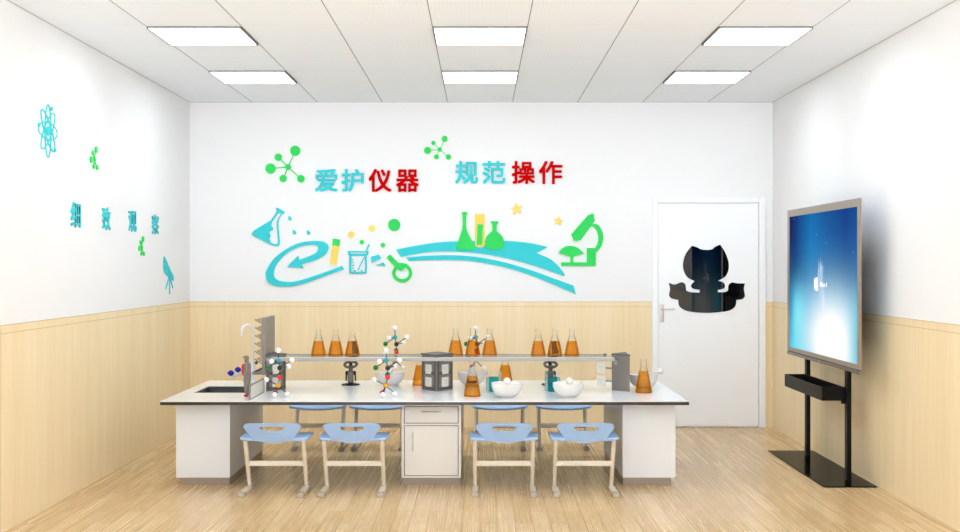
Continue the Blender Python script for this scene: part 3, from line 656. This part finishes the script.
# face frame with dark shadow gaps, drawer and door
b = MB(); f0, f1 = -c - 0.01, -c
zd0, zd1, zr0, zr1 = 0.424, 0.532, 0.066, 0.402
b.box(-a, -a + 0.017, f0, f1, 0.05, zt).box(a - 0.017, a, f0, f1, 0.05, zt).box(-a + .017, a - .017, f0, f1, zd1 + .005, zt).box(-a + .017, a - .017, f0, f1, zr1 + .005, zd0 - .005).box(-a + .017, a - .017, f0, f1, 0.05, zr0 - .005)
b.build('face_frame', M['cream_lacquer'], cb)
MB().box(-a + .017, a - .017, -c - 0.002, -c, zr0 - .005, zt - .005).build('shadow_gap', M['gap'], cb)
dr = MB().box(-a + .022, a - .022, f0 - 0.001, -c - .0025, zd0, zd1).build('drawer', M['cream_lacquer'], cb, bevel=0.0015)
def pull(p, q, parent):
    p, q = Vector(p), Vector(q); d = (q - p).normalized() * 0.008; o = Vector((0, -0.022, 0))
    MB().tube([p, p + o * .7, p + o + d, q + o - d, q + o * .7, q], 0.0036, 8).build('handle', M['handle'], parent, smooth=True)
pull((-.062, f0 - .001, 0.502), (.062, f0 - .001, 0.502), dr)
dd = MB().box(-a + .022, a - .022, f0 - 0.001, -c - .0025, zr0, zr1).build('door', M['cream_lacquer'], cb, bevel=0.0015)
pull((-a + .078, f0 - .001, 0.235), (-a + .078, f0 - .001, 0.355), dd)

# ------------------------------------------------------------------ reagent rack with power columns
RK = empty('reagent_rack', (0, 0, TZ), 0, 'glass shelf rack with three grey power columns along the worktop', 'rack')
CH = 0.256
def column(poly, faces, arm=0.0):
    n = len(poly); cx = sum(p[0] for p in poly) / n; cy = sum(p[1] for p in poly) / n
    col = MB().prism(poly, 0, CH).build('column', M['column'], RK, bevel=0.003)
    k = lambda s: [(cx + (p[0] - cx) * s, cy + (p[1] - cy) * s) for p in poly]
    MB().prism(k(1.06), CH, CH + 0.008).build('cap', M['column_dark'], col)
    for (i, j) in faces:
        p, q = Vector(poly[i]), Vector(poly[j]); d = (q - p); L = d.length; d.normalize(); nrm = Vector((d.y, -d.x))
        if nrm.dot(Vector((cx, cy)) - p) > 0: nrm = -nrm
        mid = (p + q) / 2
        def fbox(B, u0, u1, z0, z1, t0, t1):
            v = []
            for z in (z0, z1):
                for t in (t0, t1):
                    for u in (u0, u1):
                        w2 = mid + d * u + nrm * t; v.append((w2.x, w2.y, z))
            B._add(v, [(0, 1, 3, 2), (4, 6, 7, 5), (0, 4, 5, 1), (2, 3, 7, 6), (0, 2, 6, 4), (1, 5, 7, 3)]); return B
        if not arm:
            h = L / 2 - 0.01
            B = MB(); fbox(B, -h, -h + .018, .01, CH - .02, 0, .004); fbox(B, h - .018, h, .01, CH - .02, 0, .004)
            for z in (.01, .118, CH - .045): fbox(B, -h + .018, h - .018, z, z + .02, 0, .004)
            B.build('socket_frame', M['column_dark'], col)
        for zc in (.062, .155):
            B = fbox(MB(), -.036, .036, zc - .034, zc + .034, arm, arm + .008)
            if arm:
                fbox(B, -.012, .012, zc - .012, zc + .012, 0, arm)
            s = B.build('socket', M['socket'], RK if False else col)
            B = MB()
            for (u, z) in ((-.009, .008), (.009, .008), (0, -.012)): fbox(B, u - .002, u + .002, zc + z - .005, zc + z + .005, arm + .008, arm + .0086)
            B.build('socket_slots', M['socket_hole'], col)
    return col
column([(-1.536, 8.675), (-1.415, 8.825), (-1.536, 8.975)], [(0, 1)])
column([(-0.3125, 8.675), (-0.198, 8.84), (-0.3125, 9.005), (-0.427, 8.84)], [(0, 1), (0, 3)])
rc = column([(1.075, 8.675), (0.957, 8.795), (1.075, 8.975)], [])
for zc in (.062, .155):
    s = MB().box(-.036, .036, -.004, .004, -.036, .036, .002).box(-.012, .012, .004, .02, -.012, .012).build('socket', M['socket'], rc)
    s.location = (.885, 8.84, zc); s.rotation_euler = (0, 0, -.55)
    MB().tube([(.89, 8.855, zc), (.97, 8.81, zc)], .007, 8).build('socket_arm', M['rail'], rc, smooth=True)
    B = MB()
    for (u, z) in ((-.009, .008), (.009, .008), (0, -.012)): B.box(u - .002, u + .002, -.0047, -.004, z - .005, z + .005)
    q = B.build('socket_slots', M['socket_hole'], rc); q.location = s.location; q.rotation_euler = s.rotation_euler
b = MB(); b.box(-1.50, 1.05, 8.677, 9.0, 0.233, 0.241, 0.002); b.build('glass_shelf', M['shelf_glass'], RK)
MB().box(-1.535, 0.965, 8.652, 8.674, .219, .242, .004).build('rail', M['rail'], RK)
MB().box(-1.50, 0.96, 8.6745, 8.71, .2412, .2432).build('shelf_edge', M['socket'], RK)
b = MB().tube([(-1.50, 9.008, .240), (0.93, 9.008, .240)], 0.006, 10); b.build('rail', M['rail'], RK, smooth=True)
for x in (-1.49, 0.93):
    MB().tube([(x - .012, 9.008, .240), (x + .012, 9.008, .240)], 0.011, 12).build('rail_end', M['column'], RK, smooth=True)
MB().box(0.955, 0.985, 8.664, 8.70, 0.19, 0.225, .003).build('bracket', M['column'], RK)
MB().box(-1.53, -1.505, 8.664, 8.69, 0.19, 0.225, .003).build('bracket', M['column'], RK)

# ------------------------------------------------------------------ things at the sink end
sg = empty('splash_guard', (-1.549, 8.4, TZ), 0, 'low white splash panel with dark frame standing between sink and rack', 'panel')
MB().box(-.004, .004, -.25, .25, .006, .092).build('panel', M['socket'], sg)
b = MB(); b.box(-.006, .006, -.262, .262, 0, .006).box(-.006, .006, -.262, .262, .092, .1).box(-.006, .006, -.262, -.25, .006, .092).box(-.006, .006, .25, .262, .006, .092); b.build('frame', M['column'], sg)

dk = empty('drying_rack', (-1.5485, 8.86, 0.70), 0, 'tall grey drying board with rows of pegs above the sink', 'drying rack')
MB().box(-.0115, .0115, -.2, .205, 0.01, .42, .002).build('board', M['column'], dk)
for i in range(6):
    for j in range(5):
        z = .085 + i * .057; y = -.165 + j * .083
        MB().tube([(-.0115, y, z), (-.07, y, z + .036)], [.0034, .0042], 6).build('peg', M['column'], dk, smooth=True)
b = MB(); b.box(-.085, -.0115, -.19, .195, 0.012, .018).box(-.085, -.081, -.19, .195, .018, .032).box(-.081, -.0115, -.19, -.186, .018, .032).box(-.081, -.0115, .191, .195, .018, .032); b.build('drip_tray', M['column'], dk)

tp = empty('lab_tap', (-1.722, 9.17, TZ), 0, 'white swan-neck laboratory tap with two blue handled outlets behind the sink', 'tap')
MB().lathe([(0, 0), (.028, 0), (.028, .012), (.02, .018), (.02, .16), (.017, .17), (0, .17)], 18).build('base', M['tap_white'], tp, smooth=True)
pts = [(0, 0, .16), (0, 0, .40)]
ex, ey = -0.075, -0.06
for k in range(0, 11):
    t = PI * k / 10; q = (1 - math.cos(t)) / 2
    pts.append((ex * q, ey * q, .405 + .05 * math.sin(t)))
pts.append((ex, ey, .375))
MB().tube(pts, .0105, 12).build('spout', M['tap_white'], tp, smooth=True)
for (dx, dy, dz) in ((-.127, -.19, .098), (-.112, .0, .107)):
    ar = MB().tube([(0, 0, dz - .012), (dx * .95, dy * .95, dz - .012), (dx * .95, dy * .95, dz - .03)], .008, 10).build('outlet', M['tap_white'], tp, smooth=True)
    MB().ball((dx, dy, dz + .008), .0215, 18).tube([(dx - .023, dy, dz + .008), (dx + .023, dy, dz + .008)], .011, 10).tube([(dx, dy, dz - .012), (dx, dy, dz + .01)], .007, 8).build('tap_handle', M['tap_blue'], ar, smooth=True)
MB().ball((.03, -.01, .168), .012, 10).tube([(0, 0, .165), (.03, -.01, .168)], .005, 8).build('valve', M['bond'], tp, smooth=True)

# anatomical figure, one skinned body, facing the sink
fg = empty('anatomical_figure', (-1.605, 8.357, TZ), PI / 2, 'small grey standing anatomical figure with red chest beside the sink', 'anatomical model')
me = bpy.data.meshes.new('body')
jv = [((0, 0, .148), .034), ((0, .004, .185), .032), ((0, .002, .215), .038), ((0, 0, .236), .022), ((0, .002, .248), .0115), ((0, .006, .262), .020), ((0, .008, .277), .025), ((0, .004, .290), .017),
      ((.020, .002, .135), .025), ((.021, .006, .075), .0185), ((.021, 0, .018), .0125), ((.022, .014, .008), .008),
      ((-.020, .002, .135), .025), ((-.021, .006, .075), .0185), ((-.021, 0, .018), .0125), ((-.022, .014, .008), .008),
      ((.036, 0, .226), .014), ((.046, -.002, .178), .0105), ((.044, .012, .132), .008), ((.043, .016, .112), .009),
      ((-.036, 0, .226), .014), ((-.046, -.002, .178), .0105), ((-.044, .012, .132), .008), ((-.043, .016, .112), .009)]
ed = [(0, 1), (1, 2), (2, 3), (3, 4), (4, 5), (5, 6), (6, 7), (0, 8), (8, 9), (9, 10), (10, 11), (0, 12), (12, 13), (13, 14), (14, 15), (2, 16), (16, 17), (17, 18), (18, 19), (2, 20), (20, 21), (21, 22), (22, 23)]
me.from_pydata([v for v, r in jv], ed, [])
bo = bpy.data.objects.new('body', me); COL.objects.link(bo)
sk_ = bo.modifiers.new('skin', 'SKIN'); sk_.use_smooth_shade = True
for i, (v, r) in enumerate(jv):
    me.skin_vertices[0].data[i].radius = (r, r * .8)
me.skin_vertices[0].data[0].use_root = True
sb = bo.modifiers.new('sub', 'SUBSURF'); sb.levels = 2; sb.render_levels = 2
dg = bpy.context.evaluated_depsgraph_get(); dg.update()
me2 = bpy.data.meshes.new_from_object(bo.evaluated_get(dg), depsgraph=dg); bpy.data.objects.remove(bo)
zmin = min(v.co.z for v in me2.vertices); me2.transform(Matrix.Translation((0, 0, -zmin)))
link('body', me2, M['skin'], fg, smooth=True)
b = MB(); b.ball((0, .024, .205), .024, 14, (.95, .75, 1.0)); b.ball((0, .026, .172), .023, 14, (.85, .75, 1.35)); b.build('exposed_torso', M['muscle'], fg, smooth=True)
b = MB(); b.ball((0, .012, .245), .0125, 10, (.9, .9, 1)); b.build('exposed_neck', M['muscle'], fg, smooth=True)
b = MB()
for s in (-1, 1): b.ball((s * .0215, .008, .0095), .0125, 10, (.9, 1.35, .75))
b.build('exposed_feet', M['muscle'], fg, smooth=True)
b = MB()
b.ball((0, .030, .272), .005, 8, (.8, 1.1, 1.2))
for s in (-1, 1): b.ball((s * .021, .008, .274), .005, 8, (.5, 1, 1.4))
b.build('face', M['skin'], fg, smooth=True)

# ------------------------------------------------------------------ flasks, beakers, mortars, molecules, microscopes
def make_flask(h, r, fill, loc, label, group, writing=False):
    o = empty('conical_flask', loc, 0, label, 'flask', group)
    nk = r * .355
    side = [(0, r), (.07, r * .97), (.27, r * .84), (.55, r * .62), (.67, r * .48), (.745, r * .395)]
    MB().lathe([(0, .0005), (r * .96, .0005), (r, .004)] + [(q, z * h) for z, q in side[1:]] + [(nk, .79 * h), (nk, .965 * h), (nk * 1.12, .985 * h), (nk * 1.12, h)], 28).build('glass_body', M['glass'], o, smooth=True)
    def rad(z):
        for (za, ra), (zb_, rb) in zip(side, side[1:]):
            if z <= zb_ * h: return ra + (rb - ra) * (z - za * h) / (zb_ * h - za * h)
        return side[-1][1]
    k = .965; zt = fill * h
    MB().lathe([(0, .003), (r * .93, .003), (r * k, .006)] + [(q * k, z * h) for z, q in side[1:] if z * h < zt - .001] + [(rad(zt) * k, zt), (0, zt)], 28).build('liquid', M['orange_liquid'], o, smooth=True)
    if writing:
        # the word scribbled across the front of the flask
        cs = {'S': [(.9, .85), (.6, 1), (.2, .9), (.15, .65), (.5, .5), (.85, .35), (.7, .05), (.3, 0), (.05, .2)],
              'u': [(.05, .6), (.1, .15), (.45, .02), (.75, .3), (.8, .6), (.8, .1), (1, .05)],
              'g': [(.8, .55), (.4, .6), (.1, .3), (.4, .05), (.8, .3), (.82, .55), (.75, -.25), (.4, -.4), (.1, -.25)],
              'a': [(.8, .5), (.4, .6), (.1, .3), (.35, .02), (.75, .3), (.8, .58), (.82, .1), (1, .05)],
              'r': [(.1, .6), (.2, .05), (.25, .35), (.55, .6), (.85, .55)]}
        x = -.033; B = MB(); zb = .40 * h
        for ch in 'Sugar':
            wd, ht = (.015, .021)
            P3 = []
            for (u, v) in cs[ch]:
                z = zb + v * ht; xx = x + u * wd * .9; R = rad(z) + .0012
                P3.append((xx, -math.sqrt(max(R * R - xx * xx, 1e-6)), z))
            B.tube(P3, .0031, 5); x += wd * .9
        B.build('handwriting', M['ink'], o)
    return o
SZ = TZ + 0.241
gr = 'orange flasks standing on the rack shelf'
f0 = None
rackx = [(-1.184, 'leftmost flask of the left trio on the rack shelf'), (-1.058, 'middle flask of the left trio on the rack shelf'), (-0.935, 'right flask of the left trio, microscope showing through it'),
         (-0.178, 'left flask of the middle trio on the rack shelf, next to the central column'), (-0.0535, 'middle flask of the middle trio, molecule model showing through it'), (0.071, 'right flask of the middle trio on the rack shelf'),
         (0.427, 'left flask of the right trio on the rack shelf'), (0.548, 'middle flask of the right trio, microscope showing through it'), (0.674, 'rightmost flask on the rack shelf')]
for x, l in rackx:
    l = 'orange ' + l
    yy = 8.945 if -.3 < x < .1 else 8.87; x *= yy / 8.87
    if f0 is None: f0 = make_flask(.20, .057, .54, (x, yy, SZ), l, gr)
    else: dup(f0, (x, yy, SZ), None, l)
gr2 = 'larger orange flasks standing on the worktop'
make_flask(.242, 0.061, .58, (-0.0536, 8.367, TZ), 'larger orange flask with handwriting at the front of the worktop', gr2, True)
f1 = make_flask(.242, .061, .62, (1.163, 8.603, TZ), 'larger orange flask at the worktop end nearest the door', gr2)
dup(f1, (0.1896, 9.131, TZ), 0, 'larger orange flask standing behind the teal beaker and front mortar', gr2)
dup(f1, (-0.4516, 9.131, TZ), 0, 'larger orange flask half hidden behind the central column', gr2)

def make_beaker(loc, label):
    o = empty('beaker', loc, 0, label, 'beaker', 'beakers of teal liquid'); h, r = .148, .057
    MB().lathe([(0, .0005), (r * .94, .0005), (r, .006), (r, h * .96), (r * 1.06, h)], 28).box(r * .95, r * 1.22, -.006, .006, h * .965, h).build('glass_body', M['glass'], o, smooth=True)
    MB().lathe([(0, .003), (r * .92, .003), (r * .975, .008), (r * .975, h * .68), (0, h * .68)], 28).build('liquid', M['teal_liquid'], o, smooth=True)
    return o
bk1 = make_beaker((0.09826, 8.704, TZ), 'teal beaker behind the mortar nearest the lettered flask')
dup(bk1, (0.5211, 8.704, TZ), 0, 'teal beaker in front of the right microscope')

def make_mortar(loc, label):
    o = tag(MB().lathe([(0, 0), (.046, 0), (.048, .005), (.054, .007), (.079, .023), (.096, .048), (.1045, .075), (.107, .1), (.101, .101), (.093, .088), (.075, .072), (.04, .064), (0, .062)], 36).build('mortar', M['ceramic'], None, smooth=True), label, 'mortar', 'white mortars on the worktop')
    o.location = loc; return o
def make_pestle(loc, rz, label):
    o = tag(MB().lathe([(0, -.012), (.009, -.0105), (.0125, -.004), (.0125, .004), (.009, .02), (.0075, .06), (.0085, .09), (.012, .092), (.020, .101), (.024, .114), (.0215, .127), (.012, .135), (0, .138)], 18).build('pestle', M['ceramic'], None, smooth=True), label, 'pestle', 'pestles lying in the mortars')
    o.location = loc; o.rotation_euler = (math.radians(75), 0, rz); return o
mx = [(0.1836, 8.307, 0, 'white mortar in front of the left teal beaker'), (0.6054, 8.307, 0, 'white mortar in front of the right teal beaker'), (-0.6729, 9.121, 0, 'white mortar behind the rack, left of the central column'),
      (-0.06253, 9.121, 0, 'white mortar behind the rack and the lettered flask'), (1.206, 8.933, PI / 2, 'white mortar behind the flask at the door end')]
m0 = p0 = None
for x, y, rz, l in mx:
    pl = l.replace('white mortar', 'white round-knobbed pestle in the mortar')
    px, py = x + .014 * math.sin(-rz), y - .014 * math.cos(rz)
    if rz: px = x + .014
    if m0 is None: m0 = make_mortar((x, y, TZ), l); p0 = make_pestle((px, py, TZ + .094), rz, pl)
    else: dup(m0, (x, y, TZ), None, l); dup(p0, (px, py, TZ + .094), None, pl).rotation_euler[2] = rz

atoms = [('white', 541, 188, 0), ('cyan', 542, 250, 0), ('white', 502, 255, -.03), ('green', 475, 297, .0), ('black', 553, 297, -.02), ('white', 625, 250, .02), ('white', 597, 292, .05), ('red', 552, 358, -.01), ('green', 548, 344, .03),
         ('white', 465, 373, 0), ('orange', 540, 410, 0), ('crimson', 514, 461, .045), ('white', 524, 466, -.045), ('white', 595, 466, .02)]
bonds = [(0, 1), (1, 2), (1, 3), (1, 4), (4, 5), (4, 6), (4, 7), (7, 8), (7, 10), (10, 9), (10, 11), (10, 12), (10, 13)]
def make_molecule(loc, label):
    o = empty('molecule_model', loc, 0, label, 'molecule model', 'ball and stick molecule models'); k = .00108; r = .0182
    pos = [Vector(((px - 530) * k, d, (484 - py) * k)) for c, px, py, d in atoms]
    zmin = min(p.z for p in pos) - r
    for p in pos: p.z -= zmin
    for (c, _, _, _), p in zip(atoms, pos):
        tag(MB().ball(p, r, 16).build('atom', M['atom_' + c], o, smooth=True), c + ' ball' if c != 'crimson' else 'dark red ball')
    for i, j in bonds:
        MB().tube([pos[i], pos[j]], .0036, 7).build('bond', M['bond'], o, smooth=True)
    return o
mm = make_molecule((-1.401, 8.337, TZ), 'coloured ball-and-stick molecule model in front of the left power column')
dup(mm, (-0.659, 8.337, TZ), 0, 'coloured ball-and-stick molecule model standing alone at the front of the worktop')
dup(mm, (-0.6531, 9.121, TZ + .112), 0, 'ball-and-stick molecule model standing in the mortar left of the central column')
dup(mm, (-0.04466, 9.121, TZ + .112), 0, 'ball-and-stick molecule model standing in the mortar behind the middle trio of flasks')

def make_microscope(loc, label):
    o = empty('microscope', loc, 0, label, 'microscope', 'black microscopes behind the rack')
    MB().lathe([(0, 0), (.068, 0), (.07, .004), (.068, .010), (.055, .014), (.03, .018), (0, .018)], 28).build('base', M['microscope_black'], o, smooth=True)
    MB().box(-.022, .022, -.02, .02, .016, .105, .006).tube([(0, 0, .1), (0, 0, .15)], .017, 14).build('pillar', M['microscope_grey'], o)
    for s in (-1, 1):
        MB().tube([(s * .020, 0, .092), (s * .034, 0, .092)], [.016, .016], 14).tube([(s * .034, 0, .092), (s * .040, 0, .092)], .011, 12).build('focus_knob', M['microscope_black'], o, smooth=True)
        MB().tube([(s * .036, .005, .03), (s * .033, .005, .085)], .006, 8).build('side_rod', M['microscope_black'], o, smooth=True)
    n = 26; B = MB(); rg = []
    for (r, z) in ((.036, .151), (.036, .159), (.040, .162), (.053, .162), (.057, .156), (.053, .150), (.040, .148)):
        rg.append([B.bm.verts.new((r * math.cos(2 * PI * k / n), r * math.sin(2 * PI * k / n), z + .42 * r * math.sin(2 * PI * k / n))) for k in range(n)])
    for i in range(len(rg)):
        p, q = rg[i], rg[(i + 1) % len(rg)]
        for k in range(n): B.bm.faces.new((p[k], p[(k + 1) % n], q[(k + 1) % n], q[k]))
    B.build('stage', M['microscope_grey'], o, smooth=True)
    MB().tube([(0, .018, .12), (-.004, .02, .19), (.004, .015, .235)], [.012, .014, .018], 12).build('arm', M['microscope_black'], o, smooth=True)
    MB().tube([(.002, -.002, .165), (.008, 0, .195)], [.008, .012], 12).build('objective', M['microscope_grey'], o, smooth=True)
    MB().tube([(.030, -.006, .195), (.028, -.004, .215), (.036, -.002, .25), (.030, 0, .275), (.026, .004, .305), (.022, .006, .332)], [.014, .02, .026, .022, .018, .02], 14).tube([(.004, .004, .205), (.024, -.004, .212)], .012, 10).build('eyepiece_tube', M['microscope_black'], o, smooth=True)
    return o
mi = make_microscope((-0.9776, 9.151, TZ), 'black microscope behind the left trio of flasks')
dup(mi, (0.534, 9.151, TZ), 0, 'black microscope behind the right teal beaker')

# ------------------------------------------------------------------ chairs
def make_chair():
    o = empty('school_chair', (0, 0, 0), 0, '', 'chair', 'light blue chairs round the bench')
    B = MB(); nx, ny = 18, 10; vs = []; hw, yb, yf = .225, -.075, .262
    for j in range(ny + 1):
        t = j / ny; y = yb + (yf - yb) * t
        e = abs(2 * t - 1); w_ = hw * (1 - .05 * max(0, (e - .6) / .4) ** 2.5)
        for i in range(nx + 1):
            s = 2 * i / nx - 1; x = w_ * s
            z = .362 + .008 * abs(s) ** 2.2 - .012 * max(0, (t - .75) / .25) ** 2 + .010 * s * s * max(0, (t - .7) / .3)
            yy = y + (0.012 * s * s if t < .5 else -0.012 * s * s) * abs(2 * t - 1)
            vs.append((x, yy, z))
    fs = [(j * (nx + 1) + i, j * (nx + 1) + i + 1, (j + 1) * (nx + 1) + i + 1, (j + 1) * (nx + 1) + i) for j in range(ny) for i in range(nx)]
    B._add(vs, fs); s = B.build('seat', M['chair_blue'], o, smooth=True)
    so = s.modifiers.new('thick', 'SOLIDIFY'); so.thickness = .017; so.offset = -1
    bv = s.modifiers.new('bevel', 'BEVEL'); bv.width = .004; bv.segments = 2
    K = 745.0
    q = lambda X, Y: ((X - 230) / K, .341 + (230 - Y) / K)
    out = [q(*p) + tuple(p[2:]) for p in ()]
    outer = smooth_poly([q(x, y) for x, y in ((92, 152), (100, 138), (120, 133), (175, 131), (230, 130), (285, 131), (340, 133), (360, 138), (368, 152), (357, 172), (340, 196), (325, 213), (300, 223), (265, 229), (230, 231), (195, 229), (160, 223), (135, 213), (120, 196), (103, 172))], 4)
    hole = smooth_poly([q(x, y) for x, y in ((172, 152), (182, 148), (230, 147), (278, 148), (288, 152), (286, 160), (272, 169), (230, 171), (188, 169), (174, 160))], 4)
    hole = [(x, z) for x, z in hole]
    me = cutout([outer, hole], .013)
    bm = bmesh.new(); bm.from_mesh(me)
    for cut in [i * .02 - .2 for i in range(21)]:
        bmesh.ops.bisect_plane(bm, geom=list(bm.verts) + list(bm.edges) + list(bm.faces), plane_co=(cut, 0, 0), plane_no=(1, 0, 0))
    bmesh.ops.remove_doubles(bm, verts=bm.verts, dist=1e-5)
    for v in bm.verts:
        x, z, t = v.co
        v.co = Vector((x, -.079 - t - (z - .341) * .42 + .55 * x * x, z))
    bmesh.ops.recalc_face_normals(bm, faces=bm.faces); bm.to_mesh(me); bm.free()
    link('backrest', me, M['chair_blue'], o, smooth=True, bevel=.003)
    MB().box(-.05, .05, -.088, -.03, .336, .350, .003).build('back_bracket', M['chair_beige'], o)
    for s in (-1, 1):
        x = s * .19
        MB().tube([(x, .118, .024), (x, -.04, .357)], [.0135, .0165], 12, flat=1.15).build('leg', M['chair_beige'], o, smooth=True)
        B = MB(); hw = .0195
        prof = [(-.175, 0), (.175, 0), (.175, .014), (.15, .022), (-.11, .028), (-.165, .018), (-.175, .012)]
        v = [(x - hw, y, z) for y, z in prof] + [(x + hw, y, z) for y, z in prof]; n = len(prof)
        B._add(v, [tuple(range(n)), tuple(range(n, 2 * n))] + [(i, (i + 1) % n, n + (i + 1) % n, n + i) for i in range(n)])
        ft = B.build('foot', M['chair_beige'], o, bevel=.002)
        MB().box(x - hw - .002, x + hw + .002, -.178, -.115, 0.0, .0285, .004).build('foot_pad', M['foot'], ft)
        MB().box(x - hw - .002, x + hw + .002, .10, .178, 0.0, .026, .004).build('foot_pad', M['foot'], ft)
    MB().box(-.184, .184, .03, .052, .168, .203, .004).build('crossbar', M['chair_beige'], o)
    return o
ch0 = make_chair()
places = [(-1.349, 7.97, 0, 'light blue chair with its back to the viewer, beside the sink pedestal'), (-.833, 7.97, 0, 'light blue chair with its back to the viewer, just left of the base cabinet'),
          (.158, 7.97, 0, 'light blue chair with its back to the viewer, just right of the base cabinet'), (.687, 7.97, 0, 'light blue chair with its back to the viewer, beside the door-end pedestal'),
          (-1.310, 9.93, PI, 'chair behind the bench, directly behind the chair beside the sink pedestal'), (-.826, 9.93, PI, 'chair behind the bench, just left of the base cabinet'),
          (.160, 9.93, PI, 'chair behind the bench, just right of the base cabinet'), (.672, 9.93, PI, 'chair behind the bench, beside the door-end pedestal')]
for i, (x, y, rz, l) in enumerate(places):
    if i == 0: ch0.location = (x, y, 0); ch0['label'] = l
    else: dup(ch0, (x, y, 0), rz, l)

# ------------------------------------------------------------------ display on its stand
VY0, VY1, VZ0, VZ1, VX = 7.956, 9.82, .777, 1.939, 2.495
dy = (VY0 + VY1) / 2
tv = empty('display_stand', (2.5, dy, 0), 0, 'large flat display showing a blue glowing picture on a black floor stand', 'display')
def loc(x0, x1, y0, y1, z0, z1): return (x0 - 2.5, x1 - 2.5, y0 - dy, y1 - dy, z0, z1)
sy0, sy1, sz0, sz1 = VY0 + .048, VY1 - .065, VZ0 + .063, VZ1 - .054
b = MB()
b.box(*loc(VX, VX + .014, VY0, sy0, VZ0 + .03, VZ1)).box(*loc(VX, VX + .014, sy1, VY1, VZ0 + .03, VZ1)).box(*loc(VX, VX + .014, sy0, sy1, sz1, VZ1)).box(*loc(VX, VX + .014, sy0, sy1, VZ0 + .03, sz0))
b.build('bezel', M['tv_frame'], tv)
MB().box(*loc(VX + .002, VX + .013, sy0, sy1, sz0, sz1)).build('screen', m_screen(sy0 - dy, sy1 - dy, sz0, sz1), tv)
MB().box(*loc(VX + .001, VX + .013, VY0 + .004, VY1 - .004, VZ0 + .022, VZ0 + .031)).build('seam', M['black_satin'], tv)
sbar = MB().box(*loc(VX - .006, VX + .016, VY0, VY1, VZ0, VZ0 + .024), .006).build('speaker_bar', M['grille'], tv, smooth=True)
MB().box(*loc(VX - .0068, VX - .0055, dy - .012, dy + .012, VZ0 + .009, VZ0 + .015)).build('indicator', M['handle'], sbar)
MB().box(*loc(VX + .014, VX + .048, VY0 + .12, VY1 - .12, VZ0 + .1, VZ1 - .12), .01).build('back_cover', M['tv_back'], tv)
# the white emblem shown on the screen with the small marks beside it
def spt(py, pz): return (py - dy, pz)
SCR = Matrix(((0, 0, -1, VX + .002 - 2.5), (1, 0, 0, 0), (0, 1, 0, 0), (0, 0, 0, 1)))
def em(px, py):
    y = F * (VX) / (px - 480.3); s = F / y
    return spt(y, 1.5 - (py - 264.7) / s)
def c2(p, k=17.73): return em(805 + p[0] / k, 270 + p[1] / k) + tuple(p[2:])
me = cutout([smooth_poly([c2(p) for p in ((170, 145), (205, 135), (226, 120, 1), (232, 372, 1), (210, 375), (180, 355), (164, 310), (162, 200))], 4)], .0008); me.transform(SCR); link('emblem', me, M['screen_white'], tv)
outs = []
for p in (((270, 215), (290, 215), (300, 240), (315, 215), (318, 300), (268, 300)), ((322, 250), (350, 240), (352, 300), (322, 300)), ((372, 235), (390, 225), (392, 245), (382, 290), (390, 305), (368, 300))):
    outs.append([c2(q) for q in p])
me = cutout(outs, .0008); me.transform(SCR); link('emblem_marks', me, M['screen_white'], tv)
for y in (8.41, 9.45):
    MB().box(*loc(2.543, 2.573, y - .03, y + .03, .008, 1.5), .002).build('post', M['black_satin'], tv)
MB().box(*loc(2.312, 2.675, 8.14, 9.72, 0, .008)).build('base_plate', M['black_base'], tv, bevel=.003)
# tray between the posts with a slanted near end
b = MB(); t = .006; z0, z1 = .552, .646; ya, yb_, xo, xi = 8.43, 9.46, 2.382, 2.543
pl = [(xo - 2.5, yb_ - dy), (xi - 2.5, yb_ - dy), (xi - 2.5, ya - .09 + .09 - dy), (xo - 2.5, ya - dy)]
b.prism(pl, z0, z0 + t)
b.box(*loc(xo, xo + t, ya, yb_, z0 + t, z1)).box(*loc(xi - t, xi, ya, yb_, z0 + t, z1)).box(*loc(xo + t, xi - t, ya, ya + t, z0 + t, z1)).box(*loc(xo + t, xi - t, yb_ - t, yb_, z0 + t, z1))
b.build('tray', M['black_satin'], tv)
for y in (8.44, 9.43): MB().box(*loc(xi - .02, 2.548, y, y + .02, .53, z0)).build('tray_bracket', M['black_satin'], tv)
